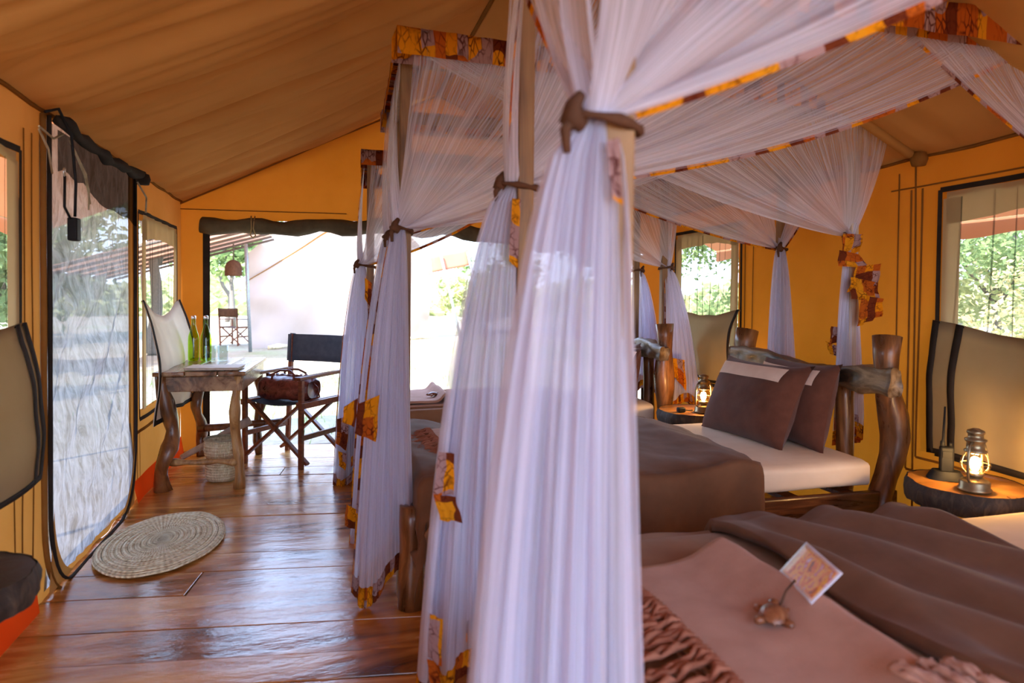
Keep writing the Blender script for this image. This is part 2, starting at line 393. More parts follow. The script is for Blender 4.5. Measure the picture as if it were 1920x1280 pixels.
def lerp(a, b, t): return Vector(a)*(1-t)+Vector(b)*t
def crook(a, b, amp, n=9, seed=0):
    a = Vector(a); b = Vector(b); out = []
    for i in range(n):
        t = i/(n-1); w = math.sin(pi*t)**.5
        o = Vector((noise.noise(Vector((t*2.6, seed, 1))), noise.noise(Vector((t*2.6, seed, 9))), 0.25*noise.noise(Vector((t*2.6, seed, 17)))))
        out.append(a+(b-a)*t+o*amp*w*1.6)
    return out

# ------------------------------------------------------------------ tent shell
XL, XR, ZE, XM, ZR = -1.03, 2.74, 1.86, .86, 2.77
YF, YB = -1.35, 5.55
def backy(x): return YB-.35*(x-XL)/(XR-XL)
def roofz(x): return ZE+(x-XL)*(ZR-ZE)/(XM-XL) if x < XM else ZR-(x-XM)*(ZR-ZE)/(XR-XM)
def wdisp(y, z, s): 
    return s*(.010*fbm(y*3.1, z*.5, 3)+.007*math.sin(y*23+z*1.4+3*fbm(y, z*.3, 8))*(.4+.6*noise.noise(Vector((y*1.5, z*.7, 2)))))
HOLES = {'L': [(1.55, 2.69, .62, 1.62), (2.99, 4.15, .03, 1.84), (4.39, 5.30, .50, 1.60)],
         'R': [(1.30, 2.465, .52, 1.64), (4.11, 4.915, .60, 1.65)]}
def side_wall(name, X, s, holes, y1):
    m = MB()
    ys = sorted({YF, y1, *[h[0] for h in holes], *[h[1] for h in holes]}); zs = sorted({0.0, ZE, *[h[2] for h in holes], *[h[3] for h in holes]})
    for a, b in zip(ys, ys[1:]):
        for c, d in zip(zs, zs[1:]):
            if any(h[0] <= a and b <= h[1] and h[2] <= c and d <= h[3] for h in holes): continue
            m.grid(lambda u, v: (X+wdisp(u, v, s), u, v), max(1, int((b-a)/.05)), max(1, int((d-c)/.14)), (a, b), (c, d))
    return struct(m.build(name, 'wall' if s < 0 else 'wallr'), name.replace('_', ' ')+' of orange canvas', 'wall')
wl = side_wall('wall_left', XL, -1, HOLES['L'], backy(XL)); wr_ = side_wall('wall_right', XR, 1, HOLES['R'], backy(XR))
# seams and stitched strips on the side walls
def strip(parent, X, s, pts, w, mat='seam', name='seam_strip', off=.006):
    m = MB()
    for (a, b) in zip(pts, pts[1:]):
        (y0, z0), (y1, z1) = a, b
        L = math.hypot(y1-y0, z1-z0); ny, nz_ = -(z1-z0)/L, (y1-y0)/L
        n = max(2, int(L/.05))
        m.grid(lambda u, v: (X+wdisp(y0+(y1-y0)*u, z0+(z1-z0)*u, s)-s*off, y0+(y1-y0)*u+ny*w*v, z0+(z1-z0)*u+nz_*w*v), n, 1, (0, 1), (-.5, .5))
    return m.build(name, mat, parent)
for y in (2.66, 3.06): strip(wr_, XR, 1, [(y-.03, 0), (y, ZE)], .012)
strip(wr_, XR, 1, [(2.75, .05), (2.75, 1.8)], .010); strip(wr_, XR, 1, [(2.68, .36), (2.68, 1.71)], .012)
strip(wr_, XR, 1, [(2.62, 1.71), (2.62, .43), (1.35, .43)], .012)
strip(wr_, XR, 1, [(2.68, .36), (1.35, .36)], .012)
strip(wr_, XR, 1, [(1.3, 1.72), (2.8, 1.72)], .008); strip(wr_, XR, 1, [(4.02, .1), (4.02, 1.72)], .012); strip(wr_, XR, 1, [(3.93, .1), (3.93, 1.7)], .01)
strip(wr_, XR, 1, [(2.45, .02), (2.45, .40)], .012)
for y in (2.78, 2.86, 4.22, 4.30): strip(wl, XL, -1, [(y, .1), (y, 1.75)], .014)
strip(wl, XL, -1, [(4.30, 1.5), (4.30, .38), (5.35, .38)], .02); strip(wl, XL, -1, [(2.74, 1.5), (2.74, .50), (1.6, .50)], .03); strip(wl, XL, -1, [(2.70, 1.5), (2.70, .56), (1.6, .56)], .02)
strip(wl, XL, -1, [(4.36, .02), (4.36, .38)], .01); strip(wl, XL, -1, [(2.71, .02), (2.71, .5)], .012)

# back wall with its wide opening; slightly skewed across the tent
def bw(s, z, o=0):      # s metres from the left corner
    L = math.hypot(XR-XL, .35); x = XL+(XR-XL)*s/L
    return (x, YB-.35*s/L+.018*fbm(s*1.6, z*1.2, 5)-o, z)
BL = math.hypot(XR-XL, .35)
def topz(s): return 1.745-.012*math.sin(s*3) - .22*max(0, (s-1.9)/1.75)**1.5
m = MB()
def bfn(u, v):
    s = u*BL; x = XL+(XR-XL)*u; z0 = topz(s); return bw(s, z0+(roofz(x)-z0)*v)
m.grid(bfn, 60, 12)
m.grid(lambda u, v: bw(u, topz(u)*v), 3, 20, (0, .17)); m.grid(lambda u, v: bw(u, topz(u)*v), 3, 20, (3.62, BL))
# rounded upper right corner of the opening
m.grid(lambda u, v: bw(3.62-.16*(1-v)**2*u, topz(3.62)-.25*v*1.0), 3, 6)
wbk = struct(m.build('wall_back', 'back'), 'back wall of orange canvas with a wide opening', 'wall')
m = MB(); m.grid(lambda u, v: bw(.16+.05*u, 1.74*v, .02), 1, 12); m.build('zip_strip', 'dark', wbk)
m = MB(); m.grid(lambda u, v: bw(3.60+.03*u, (topz(3.6)-.2)*v, .02), 1, 12); m.build('zip_strip', 'dark', wbk)
m = MB(); m.grid(lambda u, v: bw(u, .42+.012*v, .02), 2, 1, (0, .16)); m.build('seam_strip', 'seam', wbk)
m = MB(); m.grid(lambda u, v: bw(u*BL, roofz(XL+(XR-XL)*u)-.012-.014*v, .02), 40, 1); m.build('gable_seam', 'seam', wbk)
m = MB(); m.grid(lambda u, v: bw(u, 1.80+.008*v, .02), 6, 1, (0, 1.2)); m.build('seam_strip', 'seam', wbk)
# rolled canvas door hanging along the lintel
rb = struct(thing('door_2', 'rolled up dark canvas door above the back opening', 'door', bw(.17, 1.70)))
path = [bw(.15+3.4*i/40, topz(.15+3.4*i/40)-.05-.012*math.sin(i*1.1), .05) for i in range(41)]
m = MB().tube(path, [.055+.008*math.sin(i*1.7) for i in range(41)], 14, wob=.25, seed=4); m.build('canvas_roll', 'roll', rb, True)
for s_ in (.52, 1.38, 2.3, 3.1):
    c = Vector(bw(s_, topz(s_)-.05, .05)); m = MB()
    for dx in (-.012, .014):
        m.tube([c+Vector((dx+.0, -.03, .075)), c+Vector((dx*.7, -.062, .03)), c+Vector((dx*.5, -.066, -.02)), c+Vector((dx*1.4, -.045, -.068)), c+Vector((0, -.02, -.085))], .005, 6)
    m.build('tie_cord', 'khaki', rb, True)

# front wall behind the camera, unseen, opened wide to let blue skylight in
m = MB()
m.grid(lambda u, v: (u, YF, v), 4, 8, (XL, -.85), (0, 1.86)); m.grid(lambda u, v: (u, YF, v), 4, 8, (2.6, XR), (0, 1.86))
m.grid(lambda u, v: (XL+(XR-XL)*u, YF, (roofz(XL+(XR-XL)*u)-.22)+.22*v), 20, 6)
struct(m.build('wall_front', 'back'), 'front wall of orange canvas behind the camera', 'wall')

# roof canvas with folds running up the slope
def rf(x, y):
    k = min(1, abs(x-XM)/.25)*min(1, (x-XL+.02)/.15 if x < XM else (XR-x+.02)/.15)
    q = y*2.6+1.1*fbm(y*.9, x*.3, 2)+x*.12
    w = (1-abs(math.sin(pi*q/2.0))**.7)*1.3-.6+.55*fbm(y*5.5+x*.5, x*.4, 4)+.35*fbm(y*15+x*1.2, x*.9, 6)
    sag = .035*math.sin(pi*(min(1, abs(x-XM)/(XM-XL))))
    return (x, y, roofz(x)-sag*.6+.068*k*w*(1 if x < XM else .5))
m = MB(); m.grid(rf, 44, 330, (XL, XM), (YF, YB+.02)); m.grid(rf, 30, 200, (XM, XR), (YF, YB+.02))
roof = struct(m.build('ceiling', 'roof'), 'sloping brown canvas roof lining with long folds', 'ceiling')
m = MB().tube([(XM, YF, ZR-.01), (XM, YB, ZR-.01)], .012, 8); m.build('ridge_seam', 'seam', roof)
for (x, s) in ((XL+.01, 1), (XR-.01, -1)):
    m = MB().tube([(x, YF+.1*i, ZE-.004+.004*math.sin(i*1.3)) for i in range(70)], .008, 6); m.build('eave_seam', 'seam', roof)
# pole under the right roof slope with a padded end
m = MB().tube([(1.6, 2.62, roofz(1.6)-.03), (2.66, 2.62, roofz(2.66)-.035)], .022, 10); pl_ = m.build('roof_pole', 'roof', roof)
m = MB().lathe([(0, -.035), (.03, -.03), (.04, 0), (.03, .03), (0, .035)], 12, (2.69, 2.60, 1.84)); m.build('pole_end', 'seam', roof)
# outer fly sheet reaching past both side walls
m = MB()
def fly(x, y):
    z = ZR+.19-abs(x-XM)*.44; return (x, y, z+.02*fbm(x, y*1.2, 1))
m.grid(fly, 14, 40, (-2.05, XM), (-2.3, 6.1)); m.grid(fly, 14, 40, (XM, 3.8), (-2.3, 6.1))  # unseen front overhang, sized to keep sun out of the open end
fl = struct(m.build('fly_sheet', 'fly'), 'orange outer fly sheet above the tent', 'roof')
m = MB(); m.grid(lambda u, v: (fly(3.8, u)[0]+.01, u, fly(3.8, u)[2]-.10*v+.012*math.sin(u*9)*v), 90, 3, (-2.3, 6.1), (0, 1)); m.build('valance', 'fly', fl)
m = MB(); m.grid(lambda u, v: (fly(-2.05, u)[0]-.01, u, fly(-2.05, u)[2]-.10*v+.012*math.sin(u*9)*v), 90, 3, (-2.3, 6.1), (0, 1)); m.build('valance', 'fly', fl)
for x, y in ((3.75, 4.35), (3.75, 1.2), (-2.0, 3.35), (-2.0, 5.9), (-2.0, .9)):
    m = MB().tube([(x+(.1 if x > 0 else -.12), y, -.12), (x, y, fly(x, y)[2])], .025, 8); m.build('fly_pole', 'steel', fl)

# orange skirt along the foot of the left wall
def skirt(name, y0, y1):
    m = MB(); m.grid(lambda u, v: (XL+.012+.02*(1-v)+.006*fbm(u*4, v, 3), u, .12*v+.002), int((y1-y0)/.05), 3, (y0, y1), (0, 1))
    return struct(m.build(name, 'kick'), 'bright orange canvas skirt at the foot of the left wall', 'trim')
skirt('trim_1', 1.4, 2.84); skirt('trim_2', 4.2, 5.5)

# ------------------------------------------------------------------ floor of single boards
def floorboards():
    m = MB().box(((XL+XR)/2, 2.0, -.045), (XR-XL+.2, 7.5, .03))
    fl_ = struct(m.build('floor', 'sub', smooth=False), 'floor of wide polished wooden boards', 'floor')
    a = R(7.7); e = Vector((math.cos(a), -math.sin(a), 0)); f = Vector((math.sin(a), math.cos(a), 0))
    O = Vector((XL, 5.72, 0)); v = 0; i = 0
    rnd = random.Random(3)
    marks = [5.72-.0]
    while v < 8.0:
        w = rnd.uniform(.16, .29); v1 = v+w
        cuts = [-.4]; c = -.4
        first = rnd.uniform(.8, 3.6); cuts.append(first); 
        while cuts[-1] < 4.6: cuts.append(cuts[-1]+rnd.uniform(1.8, 3.2))
        for c0, c1 in zip(cuts, cuts[1:]):
            p = lambda s, q: O+e*s-f*q
            def clip(pt):
                x = min(max(pt.x, XL-.02), XR+.02); k_ = (x-pt.x)/e.x; return (x, pt.y+e.y*k_, 0)
            g = .0026; dz = rnd.uniform(-.002, .0025); t1 = rnd.uniform(-.0015, .0015)
            q = [clip(p(c0+g, v1-g)), clip(p(c1-g, v1-g)), clip(p(c1-g, v+g)), clip(p(c0+g, v+g))]
            if q[1][0]-q[0][0] < .05 or max(z[1] for z in q) < YF-.2: continue
            cx = sum(z[0] for z in q)/4; cyy = sum(z[1] for z in q)/4
            mb = MB(); b = 0
            nn = 10
            for k in range(nn+1):
                u = k/nn
                for (A, B, wv) in ((q[0], q[1], -1), (q[3], q[2], 1)):
                    wig = .003*noise.noise(Vector((u*5+i, wv*3, v)))
                    mb.v.append((A[0]+(B[0]-A[0])*u-cx, A[1]+(B[1]-A[1])*u-cyy+wig, dz+t1*wv))
            for k in range(nn+1):
                for wv in (0, 1):
                    vx = mb.v[k*2+wv]; mb.v.append((vx[0], vx[1], -.028))
            o_ = 2*(nn+1)
            for k in range(nn):
                mb.face((k*2, k*2+2, k*2+3, k*2+1)); mb.face((k*2, o_+k*2, o_+k*2+2, k*2+2)); mb.face((k*2+1, k*2+3, o_+k*2+3, o_+k*2+1))
            mb.face((0, 1, o_+1, o_)); mb.face((nn*2, o_+nn*2, o_+nn*2+1, nn*2+1))
            o = mb.build('plank', 'floorw', fl_, smooth=False, loc=(cx, cyy, 0), bevel=.002); i += 1
        v = v1
floorboards()

# ------------------------------------------------------------------ windows with mesh, hem and hanging flap
def window(idx, X, s, y0, y1, z0, z1, zf, flapx, label, seed=0, flap_bot=None, slump=.05, mesh_top=.12, flapmat='khaki', yl=None):
    w = struct(thing('window_%d' % idx, label, 'window', (X, (y0+y1)/2, z0)))
    i_ = -s   # inward direction
    L = y1-y0
    m = MB(); m.grid(lambda u, v: (X+i_*.004+i_*.012*math.sin(u*L*26+seed)*.5, y0+L*u, z0+(z1-z0)*v), 60, 10); m.build('window_mesh', 'mesh', w, True)
    m = MB(); rn = random.Random(seed)
    for k in range(9):
        yc = y0+L*(k+.6+rn.uniform(-.25, .25))/9; dr = rn.uniform(-.04, .06); ww = rn.uniform(.006, .016)
        m.grid(lambda u, v: (X+i_*(.014+.004*k/9), yc+dr*(1-v)+ww*(u-.5)+.01*math.sin(v*4+k), z0+(z1-z0)*v), 1, 10)
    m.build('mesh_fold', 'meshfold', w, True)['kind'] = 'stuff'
    # dark hook tape frame
    for nm, (a, b) in {'top': ((y0-.05, z1+.045), (y1+.05, z1+.045)), 'l': ((y0-.05, z0-.05), (y0-.05, z1+.045)), 'r': ((y1+.05, z0-.05), (y1+.05, z1+.045)), 'b': ((y0-.05, z0-.05), (y1+.05, z0-.05))}.items():
        strip(w, XL if s < 0 else XR, s, [a, b], .024, 'dark', 'frame_tape', .012).location = -w.location
    # upper hem of the canvas, irregular lower edge
    m = MB(); m.grid(lambda u, v: (X+i_*(.02+.006*math.sin(u*31)), y0-.01+(L+.02)*u, z1+.03-v*(mesh_top+.02*fbm(u*4+seed, 0, 0)+.03*abs(2*u-1)**3)), 40, 4); m.build('hem', 'khaki' if s > 0 else 'khaki', w, True)
    for yy in (y0, y1):
        m = MB(); m.grid(lambda u, v: (X+i_*.018, yy+(u-.5)*.09+(.018 if yy == y0 else -.018), z0+(z1-z0)*v), 2, 8); m.build('side_hem', 'khaki', w, True)
    # flap folded over the sill, hanging inside
    fb = flap_bot
    def F(u, v):
        yy = y0-.06+(L+.12)*u
        top = zf-slump*math.sin(pi*u)+.015*noise.noise(Vector((u*5, seed, 0)))
        bot = fb+.015*math.sin(u*7+seed)
        out = flapx*(math.sin(min(1, v*1.6)*pi/2))*(1-.35*v)+.02*fbm(u*3, v*2, seed)+.012*math.sin(u*15+seed)*v
        if v < .06: return (X+i_*(.02+out*.4), yy, top-.01*(1-v/.06)**2+.008)
        return (X+i_*(.02+out), yy, top+(bot-top)*v)
    m = MB(); m.grid(F, 40, 24); fp = m.build('flap', flapmat, w, True, solid=.003)
    m = MB(); m.grid(lambda u, v: Vector(F(u, .96+.04*v))+Vector((i_*.005, 0, 0)), 40, 1); m.build('flap_tape', 'dark', w, True, solid=.002)
    for ue in ((.0, .03), (.97, 1.0)) if yl is None else yl:
        m = MB(); m.grid(lambda u, v: Vector(F(ue[0]+(ue[1]-ue[0])*u, v))+Vector((i_*.005, 0, 0)), 2, 20); m.build('flap_tape', 'dark', w, True, solid=.002)
    return w
window(1, XL, -1, *HOLES['L'][0], 1.06, .07, 'mesh window of the left wall nearest the camera with a hanging flap', 1, .50, .03, .02, yl=((.93, .955), (.975, 1.0)))
window(2, XL, -1, *HOLES['L'][2], 1.13, .12, 'mesh window on the left wall behind the writing table', 5, .42, .10, .12, 'cream')
window(3, XR, 1, *HOLES['R'][0], 1.08, .05, 'mesh window on the right wall behind the radio and lantern', 2, .47, .07, .12, yl=((0, .03), (.875, .905), (.972, 1.0)))
window(4, XR, 1, *HOLES['R'][1], 1.10, .10, 'mesh window on the right wall between the middle and far beds', 3, .60, .05, .10)

# screened side door with curved lower corners
d1 = struct(thing('door_1', 'zipped insect screen door in the left canvas wall', 'door', (XL, 3.56, .03)))
y0, y1, z0, z1 = HOLES['L'][1]
def scr(u, v):
    y = y0+(y1-y0)*u; z = z0+(z1-z0)*v
    wr = .022*math.sin((u*3-v*5)*6+3*fbm(u*2, v*2, 4))*math.sin(pi*min(1, v*1.1))+.012*fbm(u*9+v*6, v*9-u*5, 2)+.008*fbm(u*24+v*18, v*24, 6)
    wr *= min(1, 8*u)*min(1, 8*(1-u)); y += (u-.5)*.06
    return (XL-.005+wr*.8+.02*math.exp(-((v-.12)/.12)**2), y, z)
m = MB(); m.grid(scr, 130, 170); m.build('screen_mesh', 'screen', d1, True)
def corner_fill(m, yc, sgn, r0=.24):
    # canvas filling the rounded lower corner outside the zip line
    n = 12
    for k in range(n):
        a0 = pi/2*k/n; a1 = pi/2*(k+1)/n
        b = len(m.v)
        for (a) in (a0, a1):
            m.v.append((XL+.03, yc+sgn*(r0-r0*math.cos(a)), z0+.0+(r0*1.3-r0*1.3*math.sin(a))))
        m.v.append((XL+.02, yc-sgn*.03, z0-.02)); m.face((b, b+1, b+2))
m = MB(); corner_fill(m, y0, 1); corner_fill(m, y1, -1, .3); m.build('corner_canvas', 'wall', d1, True)
def rim(off, r0a, r0b, x):
    P = []
    for k in range(14): P.append((x, y0+off, z1-(z1-z0-r0a*1.3)*k/14))
    for k in range(10): a = pi/2*k/9; P.append((x, y0+off+(r0a-r0a*math.cos(a)), z0+off+(r0a*1.3-r0a*1.3*math.sin(a))))
    for k in range(1, 8): P.append((x, y0+r0a+(y1-r0b-y0-r0a)*k/8, z0+off))
    for k in range(10): a = pi/2*k/9; P.append((x, y1-off-(r0b-r0b*math.sin(a)), z0+off+(r0b*1.3-r0b*1.3*math.cos(a))))
    for k in range(1, 15): P.append((x, y1-off, z0+r0b*1.3+(z1-z0-r0b*1.3)*k/14))
    return P
m = MB().tube(rim(-.03, .24, .3, XL+.028), .009, 8, flat=.6, wob=.2); m.build('zip_edge', 'dark', d1, True)
m = MB().tube(rim(-.06, .24, .3, XL+.018), .011, 8, flat=.6, wob=.2); m.build('rim', 'seam', d1, True)
P = [(XL+.06+.01*math.sin(k*1.3), y0-.02+(y1-y0+.06)*k/16, 1.825-.025*math.sin(k*pi/16)+.006*math.sin(k*2.1)) for k in range(17)]
m = MB().tube(P, [.022+.006*math.sin(k*1.9) for k in range(17)], 12, wob=.5, seed=2); m.build('rolled_mesh', 'dark', d1, True)
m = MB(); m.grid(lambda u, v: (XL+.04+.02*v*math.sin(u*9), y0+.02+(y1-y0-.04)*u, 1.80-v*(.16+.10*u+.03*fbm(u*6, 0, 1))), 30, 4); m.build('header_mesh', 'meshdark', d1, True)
m = MB().lathe([(0, -.03), (.03, -.028), (.038, 0), (.03, .028), (0, .03)], 12, (XL+.07, y1+.02, 1.80)); m.build('pole_knob', 'dark', d1, True)
m = MB().tube([(XL+.05, y0+.12, 1.78), (XL+.08, y0+.2, 1.66), (XL+.075, y0+.28, 1.55)], [.004, .007, .003], 6)
m.tube([(XL+.08, y0+.2, 1.66), (XL+.085, y0+.23, 1.60), (XL+.08, y0+.24, 1.52)], .003, 5); m.build('straw_tie', 'straw', d1, True)
m = MB().tube([(XL+.05, y1-.02, 1.78), (XL+.09, y1, 1.70), (XL+.08, y1+.03, 1.62)], .005, 6); m.build('straw_tie', 'straw', d1, True)
m = MB().tube([(XL+.04, y0-.16, 1.76), (XL+.05, y0-.10, 1.70), (XL+.045, y0-.05, 1.62)], .004, 6)
m.tube([(XL+.04, y0-.16, 1.77), (XL+.05, y0-.05, 1.75), (XL+.05, y0+.05, 1.79)], .004, 6); m.build('straw_tie', 'straw', d1, True)

# hanging power cord with an in-line block
pc = thing('power_cord', 'black power cord with an adapter block hanging at the side door', 'cord', (XL+.07, 2.98, 1.80))
m = MB().tube([(XL+.05, 2.86, 1.83), (XL+.07, 2.93, 1.86), (XL+.09, 3.0, 1.78), (XL+.095, 3.03, 1.6), (XL+.09, 3.035, 1.47)], .006, 6)
m.tube([(XL+.07, 2.99, 1.62), (XL+.075, 2.97, 1.5), (XL+.085, 3.0, 1.46)], .005, 6)
m.build('cable', 'black', pc, True)
m = MB().box((XL+.09, 3.025, 1.42), (.035, .05, .09)); m.build('adapter_block', 'black', pc, True, bevel=.006)
m = MB().tube([(XL+.07, 2.985, 1.62+.012*math.cos(a/4*pi), ) if False else (XL+.07, 2.985+.01*math.sin(a/4*pi), 1.635+.016*math.cos(a/4*pi)) for a in range(9)], .003, 5); m.build('key_ring', 'silver', pc, True)

# ------------------------------------------------------------------ beds
def bed(label, W_, L, loc, rz, parts):
    """x: foot (0) to head (L); y: near (0) to far (W)"""
    b = thing('bed', label, 'bed', loc, rz)
    m = MB()
    def T(u, v):   # rounded slab as superellipse section wrap
        a = 2*pi*v; cx, sz = math.cos(a), math.sin(a)
        ex = 7; k = (abs(cx)**ex+abs(sz)**ex)**(-1/ex)
        yy = cx*k; zz = sz*k
        e = 1-.0*abs(u)
        return (parts['m0']+(parts['m1']-parts['m0'])*u, W_/2+yy*(W_/2-.01), .375+zz*.066+.004*fbm(u*9, yy*3, zz))
    m.grid(T, 40, 48)
    n0 = 0
    for i, row in ((0, 0), (1, 40)):
        idx = [j*41+row for j in range(48)]
        m.face(idx if i else idx[::-1])
    m.build('mattress', 'sheet', b, bevel=.02)
    for y in (.0, W_):
        mb = MB().bar((.02, y, .245), (L+.03, y, .245), .04, .115); mb.build('side_rail', 'rail', b, smooth=False, bevel=.006)
    m = MB()
    mb = MB().bar((.0, .0, .25), (.0, W_, .25), .05, .10); mb.build('foot_rail', 'rail', b, smooth=False, bevel=.006)
    for k in range(7):
        x = .2+k*(L-.4)/6; mb = MB().bar((x, .02, .285), (x, W_-.02, .285), .07, .02); mb.build('slat', 'rail', b, smooth=False)
    fs = parts.get('foot_r', .048)
    for y in (.0, W_):
        P = crook((0, y, 0), (0.0, y, .385), .012, 7, y+parts['seed']); m = MB().tube(P, [fs*1.05, fs, fs, fs*.97, fs*.96, fs*.98, fs*.98], 14, wob=.12, seed=y+parts['seed']); m.build('foot_post', 'log', b)
    for j, y in enumerate((.0, W_)):
        P = crook((L, y, 0), (L+(-.03 if j == 0 else 0), y, parts['hz'] if j == 0 else parts['hz']-.02), .05, 12, 3+y+parts['seed'])
        m = MB().tube(P, [.058+.009*math.sin(i*1.2+y) for i in range(12)], 14, wob=.25, seed=2+y+parts['seed']); m.build('head_post', 'log', b)
    # rough headboard plank
    m = MB()
    def H(u, v):
        a = 2*pi*v; c, s = math.cos(a), math.sin(a); ex = 7; k = (abs(c)**ex+abs(s)**ex)**(-1/ex)
        y = -.09+(W_+.14)*u; hh = .055*(1-.12*u)+.014*math.sin(u*9+parts['seed'])*.7+.010*fbm(u*5, 0, parts['seed'])
        zc = .80+.03*u+.012*math.sin(u*6+1+parts['seed'])
        e = .016*fbm(u*11, c*1.2, s+parts['seed'])
        return (L-.062+c*k*.035+e, y, zc+s*k*hh+e*.6)
    m.grid(H, 46, 24)
    m.face([j*47 for j in range(24)][::-1]); m.face([j*47+46 for j in range(24)])
    m.build('headboard', 'grey', b)
    for y in parts.get('inner', (.28, W_-.3)):
        m = MB().tube(crook((L-.005, y, .24), (L-.01, y, .80), .02, 6, y*7), .042, 10, wob=.2, seed=y); m.build('spindle', 'log', b)
    return b

def pillow(label, c, w, h, th, tilt, rz, band=True, lean=0):
    """stands on its lower edge, leaning back by tilt; front faces local -x"""
    p = thing('pillow', label, 'pillow', c, rz)
    rot = Matrix.Rotation(tilt, 3, 'Y') @ Matrix.Rotation(lean, 3, 'X')
    def P(u, v, side, off=0):   # u,v in -1..1
        ear = .06*(abs(u)*abs(v))**6
        pinch = 1-.07*(1-abs(v)**3)*abs(u)**4
        y = u*w/2*(1-.05*(1-v*v))*(1+ear); z = v*h/2*(1-.06*(1-u*u))*(1+ear)
        t_ = th/2*(max(0, (1-abs(u)**3.0))*max(0, (1-abs(v)**3.0)))**.55
        t_ += .006*fbm(u*3, v*3, side+c[0]*3)*(1-max(abs(u), abs(v))**4)
        q = Vector((-side*(t_+off), y, z+h/2))
        return rot @ q
    m = MB(); m.grid(lambda u, v: P(u, v, 1), 26, 22, (-1, 1), (-1, 1)); m.grid(lambda u, v: P(u, v, -1), 26, 22, (-1, 1), (-1, 1))
    m.build('cushion', 'pillow', p)
    if band:
        m = MB(); m.grid(lambda u, v: P(u, v, 1, .0035), 26, 6, (-.76, .97) if band == 1 else (-.97, .76), (.46, .84)); m.build('cream_band', 'band', p)
    return p

# middle bed
B2 = bed('middle single bed of rustic logs with a greyish rough headboard', 1.12, 2.20, (.322, 2.56, 0), 0.0, dict(m0=.06, m1=2.10, seed=1, hz=1.01))
B3 = bed('far single bed by the back opening with a pale smooth headboard', .90, 2.17, (.145, 4.39, 0), R(-2.2), dict(m0=.06, m1=2.08, seed=5, hz=1.0))
B1 = bed('nearest single bed at the lower right carrying the folded throw', 1.08, 2.14, (.50, .80, 0), R(-.5), dict(m0=.08, m1=2.08, seed=9, hz=1.0))

def duvet(name, label, mat, X0, X1, Y0, Y1, z, dropn, dropf, fold, edge=None, th=.03, wr=.02, foot=.0, seed=0, nx=90, dropx=0):
    m = MB()
    wid = Y1-Y0; tot = dropn+wid+dropf
    def F(u, v):
        s = v*tot-dropn
        x0, x1 = X0, X1
        yy = Y0+min(max(s, 0), wid)
        e1 = edge(yy) if edge else 0
        x = x0-dropx+(x1+e1-x0+dropx)*u
        dx_ = max(0, x0-x); x = max(x, x0-.035*min(1, dx_/.05)-.012*math.sin(s*19+seed)*min(1, dx_/.2))
        w = wr*(.6*math.sin((x*8+s*3.1)+3*fbm(x*1.3, s*1.3, seed))+fbm(x*3.0+s*1.5, s*1.2, seed+3)+.35*fbm(x*9+s*5, s*5, seed+5))
        zz = z+fold(x, yy)+w*.8-max(0, dx_-.015)
        r = .07
        if s < 0: 
            d = -s; k = min(1, d/r); y = Y0-.045*math.sin(k*pi/2)-.02*fbm(x*4, 0, seed)*k-.012*math.sin(x*21+2*fbm(x*2, 1, seed))*min(1, d/.2)
            zz = zz-(r*(1-math.cos(k*pi/2)) if d < r else d-r*.0-.0)*1
            return (x, y, zz)
        if s > wid:
            d = s-wid; k = min(1, d/r); return (x, Y1+.045*math.sin(k*pi/2)+.012*math.sin(x*21), zz-d)
        zz -= .02*max(0, 1-s/.12)**2+.02*max(0, 1-(wid-s)/.12)**2
        y = Y0+s
        if foot and u < foot:
            k = 1-u/foot; zz -= (k**1.5)*.05
        return (x, y, zz)
    m.grid(F, nx, 70)
    o = m.build(name, mat, None, solid=th, off=-1, smooth=True)
    c = Vector((X0, Y0, 0)); o.data.transform(Matrix.Translation(-c)); o.location = c
    return tag(o, label, 'bedding')
duvet('duvet', 'dark brown duvet over the foot half of the middle bed', 'duvet', .37, 1.80, 2.535, 3.70, .475, .26, .10, lambda x, y: .035*math.exp(-((x-.45)/.16)**2)+.03*math.exp(-((x-1.70)/.10)**2), lambda y: .10*(y-2.55)-.25*max(0, y-3.45), wr=.022, seed=1, dropx=.20)
duvet('bedspread', 'smooth light brown bedspread at the foot of the nearest bed', 'duvet2', .56, 1.45, .80, 1.875, .462, .2, .18, lambda x, y: 0, wr=.004, seed=7)
duvet('duvet', 'dark brown duvet folded across the middle of the nearest bed', 'duvet', 1.16, 1.90, .78, 1.865, .488, .25, .16, lambda x, y: .03*math.exp(-((x-1.22)/.06)**2)+.018*math.sin((x+.35*(y-1.8))*24+1.2*fbm(x*2, y*2, 9)), lambda y: .05*(y-1.4), wr=.010, seed=11)
duvet('duvet', 'brown duvet tucked over the far bed by the back opening', 'duvet2', .34, 1.75, 4.375, 5.25, .455, .20, .05, lambda x, y: 0, lambda y: 0, wr=.006, seed=17)
duvet('folded_sheet', 'cream folded sheet hanging over the foot of the far bed', 'sheet', .20, .52, 4.37, 5.25, .462, .21, .05, lambda x, y: 0, wr=.003, seed=19, nx=24, th=.012)
# duvet corner hanging beside the foot post of the middle bed
m = MB()
def HC(u, v):
    x = .40+.17*u+.03*math.sin(v*5); y = 2.50-.03*math.sin(u*7)-.03*math.sin(v*pi); z = .50-.30*v*(1-.45*abs(u-.35))+.01*math.sin(u*9)
    return (x+.02*v*math.sin(u*12)-.03*v, y-.012*math.sin(u*16+v*3), z)
m.grid(HC, 24, 20); o = m.build('blanket_end', 'duvet2', None, solid=.012)
o.data.transform(Matrix.Translation((-.4, -2.5, 0))); o.location = (.4, 2.5, 0)
tag(o, 'brown blanket end hanging beside the near foot post of the middle bed', 'bedding')

